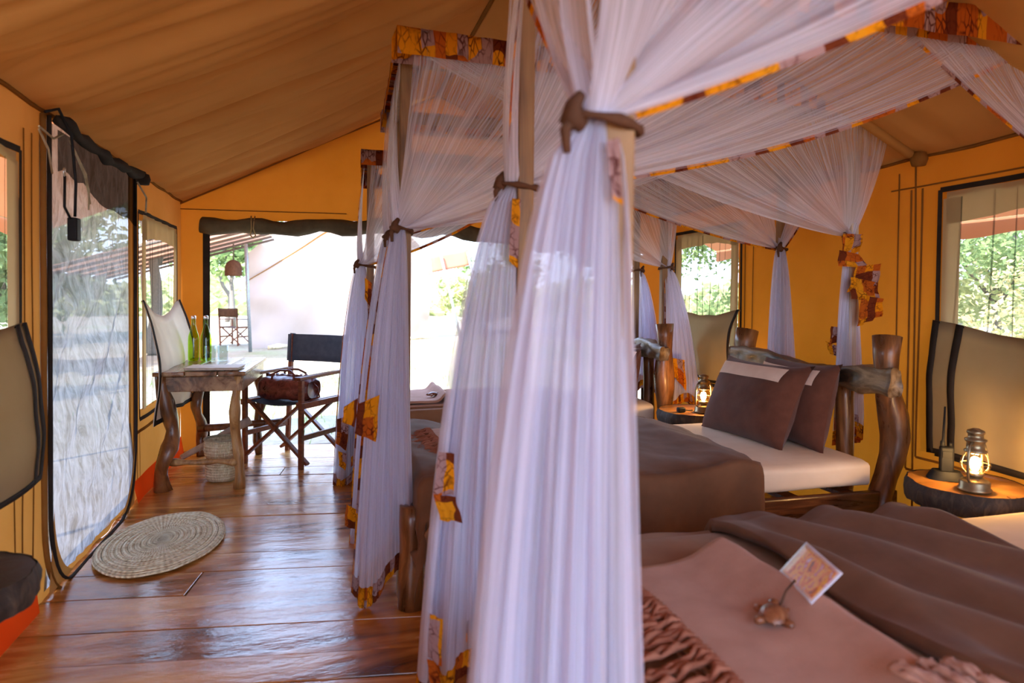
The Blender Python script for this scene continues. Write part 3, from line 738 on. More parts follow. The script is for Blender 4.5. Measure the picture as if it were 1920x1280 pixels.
pillow('brown pillow with cream band leaning in front on the middle bed', (2.135, 3.18, .435), .66, .44, .23, R(24), R(3), 1)
pillow('brown pillow with cream band propped against the headboard of the middle bed', (2.33, 3.06, .435), .62, .43, .19, R(12), R(-4), 1)
pillow('brown pillow with cream band on the far bed, nearer the camera', (1.98, 4.62, .435), .50, .42, .15, R(22), R(2), 2)
pillow('brown pillow behind the front one against the far bed headboard', (2.13, 4.68, .435), .52, .42, .14, R(8), R(-6), 2)

# ------------------------------------------------------------------ throws with fringes
def tassel_mesh(seed):
    m = MB(); n = 9; L = .12
    P = [(-L*i/(n-1), .012*noise.noise(Vector((i*.6, seed, 0))), -.028*(i/(n-1))**1.5+.01*noise.noise(Vector((i*.7, seed, 5)))) for i in range(n)]
    b0 = len(m.v)
    m.tube(P, [.0055*(1+.28*math.sin(i*2.3)) for i in range(n)], 6)
    return m
def throw(label, loc, rz, LX, LY, layers, ridge, fr_len=1.0, ntas=34, scale=1):
    t_ = thing('throw', label, 'blanket', loc, rz)
    ex = .0
    def base(x, y):
        return ridge(x, y)
    for k in range(layers):
        ins = .03*k
        m = MB()
        def F(u, v):
            x = (LX+ins*1.6)*u; y = (LY+ins)*v-ins*.2
            z = base(x-ins*1.3, y)-.024*k+.003*fbm(x*9, y*9, k)
            z -= .012*max(0, 1-(LX-x+ins)/.025)**2 if x > LX-.03 else 0
            return (x, y, z)
        m.grid(F, 50, 34); m.build('wool_layer', 'throw', t_, solid=.014, off=-1)
    for j in range(4):
        tm = tassel_mesh(j).build('tassel', 'fringe', t_)
        if j == 0: protos = []
        protos.append(tm)
    for k in range(ntas):
        if k < 4: o = protos[k]
        else: o = protos[k % 4].copy(); COL.objects.link(o)
        y = LY*(k+.5)/ntas; o.location = (.012, y, base(0, y)+.002); o.rotation_euler = (random.uniform(-.5, .5), random.uniform(-.15, .1), random.uniform(-.25, .25)); o.scale = (random.uniform(.85, 1.2)*fr_len, 1.2, 1.25)
    return t_
def r1(x, y):
    z = .016+.062*(1/(1+math.exp(-(x-.24)/.028)))
    return z+.008*math.sin(y*5)+.004*fbm(x*6, y*6, 1)
TH1 = throw('rose brown wool throw with fringe folded on the nearest bed', (.675, .87, .495), R(-1), .310, .66, 3, r1, 1.15, 44)
# grey brown fringe showing at the throw's other folded end
for k in range(16):
    m = tassel_mesh(k+20); o = m.build('end_tassel', 'throw', TH1)
    o.location = (.22+.007*k, .035-.001*k, .075+.008*math.sin(k)); o.rotation_euler = (0, R(20), R(100)+.1*math.sin(k*3)); o.scale = (.7, 1.1, 1.1)
def r2f(x, y): return .012+.05*math.exp(-((x-.30)/.035)**2)+.004*fbm(x*6, y*6, 2)
throw('rose brown throw with shaggy fringe at the foot of the middle bed', (.50, 2.86, .502), R(0), .42, .52, 2, r2f, 1.2, 26)
throw('pale rose throw folded on the far bed beside the opening', (.48, 4.46, .475), R(0), .34, .60, 2, r2f, .9, 24)

def turtle(label, loc, rz, s=1):
    t_ = thing('turtle_ornament', label, 'ornament', loc, rz); t_.scale = (s,)*3
    m = MB(); m.grid(lambda u, v: (0.034*math.cos(2*pi*u)*math.sin(pi*v/2), .025*math.sin(2*pi*u)*math.sin(pi*v/2), .006+.017*math.cos(pi*v/2)), 18, 7); m.lathe([(0, .004), (.019, .004), (.0215, .007)], 18); m.build('shell', 'turtle', t_)
    for sx, sy in ((1, 1), (1, -1), (-1, 1), (-1, -1)):
        m = MB().tube([(sx*.014, sy*.013, .006), (sx*.026, sy*.026, .005), (sx*.029, sy*.031, .004)], [.008, .0075, .005], 8); m.build('leg', 'turtle', t_)
    m = MB().tube([(.022, 0, .008), (.038, 0, .012), (.047, 0, .012)], [.008, .010, .005], 8); m.build('head', 'turtle', t_)
    m = MB().tube([(-.024, 0, .007), (-.036, 0, .004)], [.004, .0015], 6); m.build('tail', 'turtle', t_)
    return t_
turtle('small carved wooden turtle lying on the throw of the nearest bed', (.872, 1.165, .532), R(55), 1.15)
turtle('small dark carved turtle on the throw of the far bed', (.72, 4.62, .500), R(20), 1.1)
m = MB().tube([(.90, 1.185, .545), (.925, 1.20, .568), (.955, 1.21, .584)], .0025, 5); o = m.build('cord_loop', 'tie', None)
o.data.transform(Matrix.Translation((-.9, -1.185, -.56))); o.location = (.9, 1.185, .56); tag(o, 'thin cord tying the wooden turtle to the printed card', 'cord')
# card leaning on the throw
cd = MB()
ca, cb_, cc_, ce = Vector((.985, 1.30, .565)), Vector((.935, 1.135, .568)), Vector((1.000, 1.125, .628)), Vector((1.055, 1.30, .625))
cd.grid(lambda u, v: (ca*(1-u)+cb_*u)*(1-v)+(ce*(1-u)+cc_*u)*v, 6, 6); o = cd.build('card', 'card', None, solid=.0012)
o.data.transform(Matrix.Translation(-ca)); o.location = ca; tag(o, 'glossy card printed with orange brush leaves on the throw of the nearest bed', 'card')

# ------------------------------------------------------------------ canopy frames and nets
ZBS = [2.085, 2.085, 2.05]     # beam axes, near to far
def frame(label, F0, F1, H1, H0, polemats, ZB):
    """corner order: near foot, far foot, far head, near head; posts slightly given separately"""
    c = thing('canopy_frame', label, 'canopy frame', (F0[0], F0[1], 0))
    C_ = [F0, F1, H1, H0]
    for (x, y), pm in zip(C_, polemats):
        m = MB().bar((x, y, 0), (x, y, ZB-.02), .045, .045, up=(0, 1, 0)); m.build('post', pm, c, True, smooth=False, bevel=.004)
    for k in range(4):
        a = C_[k]; b = C_[(k+1) % 4]
        m = MB().bar((a[0], a[1], ZB), (b[0], b[1], ZB), .04, .05); m.build('beam', 'pole', c, True, smooth=False, bevel=.004)
    return c
def netset(label, C_, ztie, fans, drapes, seed=0, ZB=2.085):
    n = thing('mosquito_net', label, 'mosquito net', (C_[0][0], C_[0][1], 0))
    cen = Vector((sum(c[0] for c in C_)/4, sum(c[1] for c in C_)/4, 0))
    # printed band wrapped round the beams
    m = MB(); q = 0
    for k in range(4):
        a = Vector((*C_[k], 0)); b = Vector((*C_[(k+1) % 4], 0)); L = (b-a).length
        out = (b-a).normalized().cross(Vector((0, 0, 1))); 
        if out.dot((a+b)/2-cen) < 0: out = -out
        d = (b-a).normalized()
        def G(u, v, a=a, b=b, out=out, d=d, L=L):
            p = a-d*.064+(b-a+d*.128)*u; sg = 0
            hb = 1.25 if ZB > 2.1 else 1.05; prof = [(-.05, -.048*hb), (-.052, .036*hb), (.056, .044*hb), (.064, -.05*hb)]
            i = min(2, int(v*3)); f = v*3-i; o_ = prof[i][0]*(1-f)+prof[i+1][0]*f; zz = prof[i][1]*(1-f)+prof[i+1][1]*f
            return p+out*(o_+.004*noise.noise(Vector((u*L*22, v*2, k))))+Vector((0, 0, ZB+zz+.006*noise.noise(Vector((u*L*9, k, 3)))))
        m.grid(G, int(L/.04), 9, uvs=(L, .12), uvo=(q, .1*k)); q += L
    m.build('printed_band', 'pat', n, True)
    # net halves pulled to the posts
    for i, (a, b, T, sag, ex) in enumerate(fans):
        A = Vector((*a, ZB-.04)); B = Vector((*b, ZB-.04)); T = Vector(T); L = (B-A).length; d = (B-A).normalized()
        nrm = d.cross(Vector((0, 0, 1)))
        if nrm.dot(A-cen) < 0: nrm = -nrm
        sd_ = seed*10+i
        def Fn(u, v, A=A, B=B, T=T, nrm=nrm, sag=sag, L=L, sd_=sd_):
            p0 = A+(B-A)*u; th_ = u*2*pi*2.3+sd_
            p1 = T+Vector((math.cos(th_)*.022, math.sin(th_)*.022, -.0))
            p = p0.lerp(p1, v)
            p.z -= sag*math.sin(pi*v)**.8*(.15+.85*u**1.3)
            fr = 26*L
            am = (.008+.008*min(1, L/2))*(1-v*.55)*min(1, v*6+.25)
            p += nrm*(.042+am*(.45*math.sin(fr*u*1.0+4*fbm(u*5, v*.8, sd_))+1.2*fbm(u*9*L, v*1.0, sd_)))*(1-v**3)
            return p
        m = MB(); m.grid(Fn, int(60+60*L), 26, uvs=(L/1.0, 1)); m.build('net_panel', 'net', n, True)
        if ex:
            m = MB()
            def Tr(u, v):
                p = Fn(1.0, v)+nrm*(.002); q_ = Fn(.97, v); w = (p-q_)
                if w.length > 1e-5: w.normalize()
                drop = Vector((0, 0, -1)); s_ = (drop*.75+w*.35); s_.normalize()
                return p+s_*.019*(u-.35)*(1-.35*v)
            m.grid(Tr, 2, 40, uvs=(.03, L*.6+.6), us=(0, 1)); 
            m.uv = [(y_, x_) for (x_, y_) in m.uv]; m.build('printed_trim', 'pat', n, True)
    # gathered curtains below the ties
    for i, D in enumerate(drapes):
        T = Vector(D['T']); zb = D['zb']; wd = Vector((*D['w'], 0)); wl_ = wd.length; wd.normalize(); pd = Vector((-wd.y, wd.x, 0)); off = Vector((*D['off'], 0)); dep = D.get('d', .06); npl = D.get('n', 7); top = D.get('t', .05); pw = D.get('p', .6); H = T.z-zb
        for ly in range(D.get('ly', 3)):
            sg = (ly-1)*.6
            def Fc(u, v, ly=ly, sg=sg):
                s = u*2-1
                k = v**pw; w_ = top+(wl_-top)*k; dd = .02+(dep-.02)*k
                c = T+off*k+off*.15*math.sin(pi*min(v, 1))
                ph = fbm(s*1.5+ly*3, v*.7, seed+i*3.1)*2.2
                fq = npl*.55
                y_ = dd*(.55*fbm(s*fq+ly*9, v*.8, seed+i)+.20*fbm(s*fq*3.1, v*.9, seed+i+ly)+.05*math.sin(npl*2.3*pi*s+ph)+sg*(1-s*s)**.5*.9)
                x_ = s*w_/2*(1-.08*ly)+.010*k*fbm(s*fq*2, v, ly+5)
                zb_ = 0
                return c+wd*x_+pd*y_+Vector((0, 0, -H*v*(1-.05*math.sin(s*3+i+ly)*k-.03*ly*k)))
            m = MB(); m.grid(Fc, 70, 26, uvs=(1.4, 1), uvo=(ly*3.7, 0)); m.build('net_curtain', 'netc', n, True)
            hem = D.get('hem', .07)
            if hem and ly < 2:
                m = MB(); m.grid(lambda u, v: Fc(u, 1+v*hem/H), 50, 2, uvs=(wl_*2.2, .07), uvo=(ly+i, i)); m.build('printed_hem', 'pat', n, True)
            if ly == 0:
                for e in D.get('edges', (1,)):
                    m = MB(); m.grid(lambda u, v: Fc(e-.035*u*(1 if e else -1), v)+pd*.004*(-1), 1, 40, uvs=(.03, H)); m.uv = [(y_, x_) for (x_, y_) in m.uv]; m.build('printed_trim', 'pat', n, True)
        # tie: cord round bundle and post with a knot and loose ends
        pst = Vector((*D['post'], T.z)); dirp = (pst-T); dirp.z = 0
        m = MB(); cpt = (T+pst)/2; a_ = dirp.length/2+.035; dr = dirp.normalized() if dirp.length > 1e-3 else Vector((1, 0, 0)); pr_ = Vector((-dr.y, dr.x, 0))
        m.tube([cpt+dr*a_*math.cos(t*pi/8)+pr_*.036*math.sin(t*pi/8)+Vector((0, 0, .006*math.sin(t*pi/8+1)+(-.012)*math.cos(t*pi/8))) for t in range(17)], [.0075+.002*math.sin(t*1.7) for t in range(17)], 8, caps=False, wob=.6)
        kx = cpt-dr*a_
        m.tube([kx+Vector((.012, -.005, -.01)), kx+Vector((-.004, -.012, .0)), kx+Vector((0, -.008, .02)), kx+Vector((.012, 0, .035))], [.012, .017, .011, .008], 8, wob=.4)
        m.tube([kx, kx+Vector((-.014, -.01, -.018)), kx+Vector((-.012, -.012, -.05))], [.010, .008, .006], 7, wob=.3)
        m.build('tie', 'tie', n, True)
    return n
def ribbon(parent, pts, w, name='printed_ruffle'):
    """zigzag strip of printed hem; pts centre line, w half width vectors"""
    m = MB(); n = len(pts)-1; L = sum((Vector(pts[i+1])-Vector(pts[i])).length for i in range(n))
    def G(u, v):
        t = u*n; i = min(n-1, int(t)); f = t-i; f = f*f*(3-2*f)*.35+f*.65
        p = Vector(pts[i]).lerp(Vector(pts[i+1]), f)
        return p+Vector(w)*(v*2-1)+Vector((.012*math.sin(u*37), .012*math.sin(u*29+v*2), .010*fbm(u*9, v*3, 1)))
    m.grid(G, n*12, 6, uvs=(L, .1)); return m.build(name, 'pat', parent, True)

def panel(parent, q, amp=.010):
    a, b, c, d = [Vector(p) for p in q]; n_ = (b-a).cross(d-a).normalized(); L = (b-a).length; H = (d-a).length; o_ = random.random()*5
    m = MB(); m.grid(lambda u, v: (a*(1-u)+b*u)*(1-v)+(d*(1-u)+c*u)*v+n_*(amp*math.sin(u*L*120+o_)*(.3+.7*v)+amp*.8*fbm(u*2, v*2, o_))+(b-a)*(.04*math.sin(v*7+o_)*v), 16, 10, uvs=(L, H), uvo=(o_, o_))
    return m.build('printed_ruffle', 'pat', parent, True)
# --- nearest canopy
P1 = [(.41, .93), (.535, 1.83), (2.62, 1.86), (2.62, 1.00)]
frame('nearest canopy frame of square poles over the near bed', P1[0], P1[1], P1[2], P1[3], ['pole']*4, 2.11)
tA = (.375, .925, 1.425); tB = (.505, 1.84, 1.482)
N1 = netset('nearest white mosquito net, tied in two tall bunches at the front', P1, 1.45,
    [((.41, .93), (1.66, .97), tA, .05, True), ((.41, .93), (.52, 1.72), tA, .03, True), ((.535, 1.83), (.46, 1.35), tB, .03, True),
     ((.535, 1.83), (2.40, 1.86), tB, .10, True), ((2.62, 1.86), (1.93, 1.85), (2.65, 1.87, 1.64), .0, True), ((2.62, 1.0), (1.5, .97), (2.60, 1.0, 1.45), .06, True)],
    [dict(T=tA, zb=.10, w=(.30, -.045), off=(-.055, -.01), d=.075, n=12, t=.06, p=.5, post=(.412, .93), edges=(), ly=3),
     dict(T=tB, zb=.20, w=(.34, -.04), off=(-.085, -.02), d=.07, n=11, t=.05, p=.55, post=(.535, 1.83), edges=(), ly=3),
     dict(T=(2.65, 1.87, 1.64), zb=.4, w=(.2, .1), off=(.0, .0), post=(2.62, 1.86)), dict(T=(2.60, 1.0, 1.45), zb=.4, w=(.2, .1), off=(.0, .0), post=(2.62, 1.0))], 1, 2.11)
panel(N1, [(.378, .885, 1.39), (.396, .885, 1.395), (.398, .875, 1.30), (.384, .875, 1.31)], .004); panel(N1, [(.49, 1.79, 1.44), (.515, 1.79, 1.44), (.505, 1.78, 1.25), (.48, 1.78, 1.27)], .005)
panel(N1, [(.283, 1.72, .778), (.324, 1.72, .769), (.330, 1.74, .653), (.27, 1.72, .67)]); panel(N1, [(.27, 1.71, .67), (.33, 1.73, .655), (.35, 1.75, .58), (.29, 1.72, .60)])
panel(N1, [(.261, 1.70, .371), (.294, 1.70, .353), (.292, 1.71, .23), (.256, 1.70, .255)]); panel(N1, [(.256, 1.70, .255), (.292, 1.72, .232), (.32, 1.72, .15), (.27, 1.70, .17)])
# --- middle canopy
P2 = [(.305, 2.52), (.345, 3.60), (2.62, 3.58), (2.60, 2.72)]
F2 = frame('middle canopy frame of square poles over the middle bed', (.30, 2.66), (.345, 3.56), (2.62, 3.50), (2.59, 2.90), ['pole', 'pole', 'pole', 'polegrey'], 2.085)
t1 = (.272, 2.61, 1.425); t2 = (.305, 3.40, 1.46); t3 = (2.58, 2.90, 1.50); t4 = (2.60, 3.48, 1.475)
N2 = netset('middle white mosquito net with a broad printed band round its top', P2, 1.45,
    [((.305, 2.52), (2.1, 2.68), t1, .12, False), ((.305, 2.52), (.33, 3.15), t1, .03, True), ((.345, 3.60), (.335, 3.05), t2, .03, True), ((.345, 3.60), (1.6, 3.6), t2, .05, True),
     ((2.60, 2.72), (.33, 2.52), t3, .10, False), ((2.62, 3.58), (.9, 3.6), t4, .08, True), ((2.60, 2.72), (2.61, 3.2), t3, .03, True), ((2.62, 3.58), (2.61, 3.1), t4, .03, True)],
    [dict(T=t1, zb=.14, w=(.235, -.04), off=(-.048, .0), d=.06, n=8, post=(.30, 2.66), t=.05, p=.7, edges=(0,)),
     dict(T=t2, zb=.06, w=(.23, -.02), off=(-.075, -.1), d=.06, n=8, post=(.345, 3.56), t=.05, p=.7, edges=(0,)),
     dict(T=t3, zb=.55, w=(.20, .08), off=(.02, .02), d=.06, n=5, post=(2.59, 2.90), edges=()), dict(T=t4, zb=.35, w=(.22, -.06), off=(.02, .0), d=.06, n=5, post=(2.62, 3.50), edges=())], 4)
for q_ in ([(2.50, 2.86, 1.51), (2.60, 2.84, 1.506), (2.57, 2.83, 1.42), (2.482, 2.86, 1.36)], [(2.472, 2.85, 1.425), (2.575, 2.83, 1.405), (2.648, 2.82, 1.332), (2.468, 2.85, 1.347)],
    [(2.558, 2.83, 1.345), (2.68, 2.80, 1.36), (2.675, 2.81, 1.252), (2.504, 2.83, 1.215)], [(2.50, 2.80, 1.29), (2.665, 2.80, 1.265), (2.69, 2.82, 1.171), (2.509, 2.80, 1.183)],
    [(2.563, 2.79, 1.20), (2.69, 2.79, 1.185), (2.70, 2.81, 1.099), (2.554, 2.81, 1.046)], [(2.499, 2.93, 1.042), (2.56, 2.93, 1.036), (2.56, 2.93, .965), (2.482, 2.93, .939)], [(2.469, 2.93, .966), (2.547, 2.93, .938), (2.529, 2.93, .89), (2.503, 2.93, .901)]):
    panel(N2, q_)
panel(N2, [(.116, 2.42, .797), (.189, 2.42, .827), (.177, 2.42, .662), (.104, 2.42, .695)]); panel(N2, [(.068, 2.44, .786), (.117, 2.44, .816), (.105, 2.44, .714), (.063, 2.44, .734)])
panel(N2, [(.185, 3.3, 1.26), (.218, 3.3, 1.235), (.211, 3.3, 1.122), (.186, 3.3, 1.159)]); panel(N2, [(.103, 3.2, .217), (.20, 3.2, .153), (.186, 3.2, .074), (.092, 3.2, .119)])
# --- far canopy
P3 = [(.285, 4.44), (.33, 5.27), (2.40, 5.06), (2.40, 4.40)]
F3 = frame('far canopy frame of square poles over the bed by the opening', (.285, 4.46), (.33, 5.24), (2.40, 5.0), (2.38, 4.50), ['pole', 'pole', 'pole', 'pole'], 2.045)
u1 = (.225, 4.42, 1.365); u2 = (.30, 5.2, 1.4); u3 = (2.41, 4.50, 1.40); u4 = (2.42, 5.0, 1.40)
N3 = netset('far white mosquito net beside the back opening', P3, 1.4,
    [((.285, 4.44), (1.4, 4.42), u1, .10, True), ((.285, 4.44), (.30, 4.9), u1, .03, True), ((.33, 5.27), (1.5, 5.17), u2, .06, True), ((2.40, 4.40), (.9, 4.43), u3, .12, False),
     ((2.40, 5.06), (1.2, 5.18), u4, .10, True), ((2.40, 4.40), (2.40, 4.8), u3, .03, False)],
    [dict(T=u1, zb=.10, w=(.26, -.05), off=(-.04, -.08), d=.07, n=8, t=.05, post=(.285, 4.46), edges=(0, 1)),
     dict(T=u3, zb=.45, w=(.34, .02), off=(.09, -.04), d=.06, n=6, post=(2.38, 4.50), edges=(0,)), dict(T=u4, zb=.5, w=(.28, .0), off=(.09, 0), d=.05, n=5, post=(2.40, 5.0), edges=(0,)),
     dict(T=u2, zb=.3, w=(.2, 0), off=(.0, 0), d=.05, n=5, post=(.33, 5.24), edges=())], 7, 2.045)
panel(N3, [(.079, 4.25, .428), (.151, 4.25, .442), (.136, 4.25, .231), (.073, 4.25, .282)]); panel(N3, [(.086, 4.25, .233), (.136, 4.25, .214), (.13, 4.25, .11), (.092, 4.25, .145)])
panel(N3, [(2.37, 4.36, .76), (2.47, 4.34, .742), (2.49, 4.34, .52), (2.39, 4.35, .634)])

# ------------------------------------------------------------------ stump tables, lanterns, radio
def stump(label, loc, r, zt, th, topm, seed, cat='side table', nm='stump_table'):
    s_ = thing(nm, label, cat, loc)
    def rad(a): return r*(1+.10*noise.noise(Vector((math.cos(a)*1.2, math.sin(a)*1.2, seed)))+.05*noise.noise(Vector((math.cos(a)*5, math.sin(a)*5, seed))))
    m = MB(); m.grid(lambda u, v: (rad(2*pi*u)*v*.985*math.cos(2*pi*u), rad(2*pi*u)*v*.985*math.sin(2*pi*u), zt+.002*math.sin(v*30)), 48, 6); m.build('wood_top', topm, s_)
    m = MB(); m.grid(lambda u, v: ((rad(2*pi*u)*(1+.05*math.sin(pi*v)+.03*noise.noise(Vector((u*40, v*4, seed)))))*math.cos(2*pi*u), (rad(2*pi*u)*(1+.05*math.sin(pi*v)+.03*noise.noise(Vector((u*40, v*4, seed)))))*math.sin(2*pi*u), zt-th*v*(1+.18*noise.noise(Vector((u*9, 0, seed))))), 72, 6); m.build('bark_edge', 'bark', s_)
    m = MB(); m.grid(lambda u, v: (rad(2*pi*u)*v*math.cos(2*pi*u), rad(2*pi*u)*v*math.sin(2*pi*u), zt-th*.9), 30, 2); m.build('underside', 'bark', s_)
    for k in range(3):
        a = 2*pi*k/3+seed+(1.2 if seed == 8 else 0); kr = .35 if seed == 8 else 1; m = MB().tube([(math.cos(a)*r*.62*kr, math.sin(a)*r*.62*kr, zt-th*.8), (math.cos(a)*r*.78*kr, math.sin(a)*r*.78*kr, 0)], [.035, .028], 9, wob=.3, seed=k); m.build('leg', 'bark', s_)
    return s_
stump('bark-edged stump table by the right window holding the lantern and radio', (2.49, 2.13, 0), .215, .45, .085, 'stump', 2)
stump('small stump table between the middle and far beds', (2.35, 3.98, 0), .24, .45, .08, 'stump', 5)
stump('dark stump stool at the left edge of the picture', (-.915, 2.02, 0), .19, .45, .085, 'stumpdark', 8, 'stool', 'stump_stool')

def lantern(label, loc, rz, s=1.0):
    l = thing('hurricane_lantern', label, 'lantern', loc, rz); l.scale = (s,)*3
    MB().lathe([(0, 0), (.062, 0), (.066, .006), (.066, .012), (.060, .018), (.060, .04), (.052, .05), (.035, .056), (.028, .064), (0, .064)], 28).build('tank', 'brass', l, bevel=0)
    MB().lathe([(.026, .062), (.034, .070), (.036, .078), (.028, .084)], 20).build('burner', 'brass', l)
    MB().lathe([(.030, .082), (.052, .096), (.060, .116), (.054, .142), (.038, .160), (.033, .170)], 26, cap=False).build('globe', 'globe', l)
    MB().lathe([(.0, .088), (.012, .092), (.020, .112), (.021, .128), (.014, .146), (0, .154)], 18).build('bulb', 'bulb', l)
    MB().lathe([(.036, .168), (.044, .172), (.046, .180), (.036, .186), (.034, .215), (.042, .222), (.044, .230), (.030, .236), (.030, .252), (.036, .258), (.034, .268), (.012, .278), (0, .28)], 24).build('chimney', 'brass', l)
    for sx in (-1, 1):
        MB().tube([(sx*.05, 0, .045), (sx*.068, 0, .06), (sx*.073, 0, .10), (sx*.070, 0, .17), (sx*.060, 0, .205), (sx*.040, 0, .218)], .0065, 8).build('side_tube', 'brass', l)
    MB().tube([(.068*math.cos(a*pi/10), -.012-.035*math.sin(a*pi/10), .205-.11*math.sin(a*pi/10)) for a in range(11)], .002, 5).build('bail_handle', 'brass', l)
    m = MB()
    for a in range(4):
        an = pi/4+a*pi/2; m.tube([(math.cos(an)*r_, math.sin(an)*r_, z_) for r_, z_ in ((.034, .08), (.052, .10), (.056, .12), (.050, .148), (.038, .17))], .0016, 5)
    m.tube([(math.cos(a*pi/8)*.056, math.sin(a*pi/8)*.056, .12) for a in range(17)], .0016, 5, caps=False); m.build('wire_guard', 'brass', l)
    return l
lantern('lit brass hurricane lantern on the stump table by the right window', (2.40, 2.03, .452), R(20), .86)
lantern('lit hurricane lantern between the middle and far beds', (2.335, 3.86, .452), R(10), .88)
# radio in its charging base
rd = thing('two_way_radio', 'black two-way radio standing in its charger beside the lantern', 'radio', (2.445, 2.195, .452), R(-35)); rd.scale = (.92,)*3
m = MB()
m.grid(lambda u, v: ((.075-.022*v)*math.copysign(abs(math.cos(2*pi*u))**.6, math.cos(2*pi*u)), (.052-.014*v)*math.copysign(abs(math.sin(2*pi*u))**.6, math.sin(2*pi*u)), .038*v**.8), 36, 6)
m.grid(lambda u, v: (.053*v*math.copysign(abs(math.cos(2*pi*u))**.6, math.cos(2*pi*u)), .038*v*math.copysign(abs(math.sin(2*pi*u))**.6, math.sin(2*pi*u)), .038), 36, 2); m.build('charger_base', 'black', rd)
MB().box((0, 0, .085), (.055, .034, .12)).build('radio_body', 'black', rd, bevel=.008)
MB().tube([(-.016, 0, .14), (-.016, 0, .165), (-.014, 0, .17), (-.010, 0, .32)], [.010, .009, .006, .004], 10).build('antenna', 'black', rd)
MB().lathe([(.008, .0), (.008, .016), (.006, .018)], 12, (.014, 0, .144)).build('volume_knob', 'black', rd)
MB().box((0, -.018, .11), (.038, .003, .03)).build('speaker_grille', 'black', rd, bevel=.001)
# plug beside the far lantern
pg = thing('plug', 'black plug lying on the stump table left of the far lantern', 'plug', (2.20, 3.90, .452))
MB().box((0, 0, .016), (.05, .035, .03)).build('plug_body', 'black', pg, bevel=.006)
MB().tube([(.025, 0, .014), (.06, .01, .008), (.10, .03, .005)], .004, 6).build('cable', 'black', pg)

# ------------------------------------------------------------------ table, basket, bottles
TZ = .715
tb = thing('writing_table', 'rustic wooden table on crooked branch legs under the left window', 'table', (-.92, 4.42, 0), R(-2.5))
for k, (x0, x1) in enumerate(((-.04, .13), (.134, .31), (.314, .47))):
    m = MB(); m.grid(lambda u, v: (x0+(x1-x0)*u, -.05+1.0*v+.006*math.sin(u*9+k), TZ+.002*fbm(u*4, v*6, k)), 4, 24); m.build('top_board', 'tablew', tb, solid=.025, off=-1, bevel=.004)
MB().bar((-.02, .0, TZ-.075), (.45, .0, TZ-.075), .03, .09).build('apron', 'tablew', tb, smooth=False, bevel=.004)
MB().bar((-.02, .93, TZ-.075), (.45, .93, TZ-.075), .03, .09).build('apron', 'tablew', tb, smooth=False, bevel=.004)
for x in (-.01, .44): MB().bar((x, 0, TZ-.075), (x, .93, TZ-.075), .025, .09, up=(0, 0, 1)).build('apron', 'tablew', tb, smooth=False, bevel=.004)
for (x, y, mt, sd_, am, rr) in ((.0, .02, 'log', 1.3, .05, .042), (.43, .01, 'branch', 2.2, .03, .030), (.02, .93, 'log', 3.1, .05, .032), (.42, .93, 'log', 4.7, .02, .032)):
    P = crook((x, y, 0), (x-.01, y, TZ-.03), am*1.3, 14, sd_)
    m = MB().tube(P, [rr*(1+.22*math.sin(i*1.35+sd_)**3) for i in range(14)], 12, wob=.35, seed=sd_); m.build('leg', mt, tb)
m = MB().tube(crook((.02, .02, .17), (.45, .01, .16), .02, 9, 5), [.017*(1+.3*math.sin(i*2)) for i in range(9)], 9, wob=.4); m.build('stretcher', 'branch', tb)
m = MB().tube(crook((.0, .93, .20), (.60, .93, .24), .03, 9, 8), .024, 9, wob=.4); m.build('stretcher', 'log', tb)
m = MB().tube(crook((.0, .45, .10), (.42, .50, .33), .02, 9, 3), [.016+.010*(i/8) for i in range(9)], 9, wob=.4); m.build('stretcher', 'polegrey', tb)
def bottle(label, loc, s=1):
    b = thing('glass_bottle', label, 'bottle', loc); b.scale = (s,)*3
    MB().lathe([(0, .004), (.030, .0), (.036, .006), (.037, .03), (.037, .15), (.034, .175), (.022, .215), (.0145, .25), (.0135, .29), (.0155, .295), (.0155, .303), (.012, .305)], 24).build('bottle_body', 'green', b)
    MB().lathe([(.0158, .292), (.0165, .300), (.0165, .312), (.010, .316), (0, .316)], 16).build('cap', 'silver', b)
    return b
bottle('left green glass bottle on the writing table', (-.862, 5.09, TZ+.003), .98)
bottle('right green glass bottle standing in front of the tumblers', (-.785, 5.10, TZ+.003), .98)
for lb, p in (('left clear glass tumbler beside the green bottles', (-.745, 5.02, TZ+.003)), ('right clear glass tumbler beside the green bottles', (-.672, 5.06, TZ+.003))):
    g = MB().lathe([(0, .003), (.030, .003), (.034, .0), (.037, .105), (.035, .105), (.031, .010), (0, .009)], 24).build('tumbler', 'glass', None); g.location = p; tag(g, lb, 'glass')
nb = thing('notebook', 'closed cream notebook lying on the writing table', 'notebook', (-.64, 4.50, TZ+.003), R(-5))
MB().box((0, 0, .008), (.30, .21, .013)).build('pages', 'paper', nb, bevel=.003)
MB().box((0, 0, .016), (.31, .22, .003)).build('cover', 'paper', nb, bevel=.001)
bk = thing('straw_basket', 'tall woven straw basket standing under the writing table', 'basket', (-.62, 4.64, 0))
MB().lathe([(0, .006), (.085, .004), (.098, .02), (.100, .06), (.098, .10), (.092, .135), (.094, .15), (.104, .17), (.107, .22), (.106, .262), (.100, .262), (.098, .20), (.086, .14), (.09, .03), (0, .02)], 40, uvs=(.9, 1)).build('basket_body', 'straw', bk)
m = MB().tube([(math.cos(a*pi/16)*.104, math.sin(a*pi/16)*.104, .263) for a in range(33)], .007, 8, caps=False); m.build('rim', 'straw', bk)

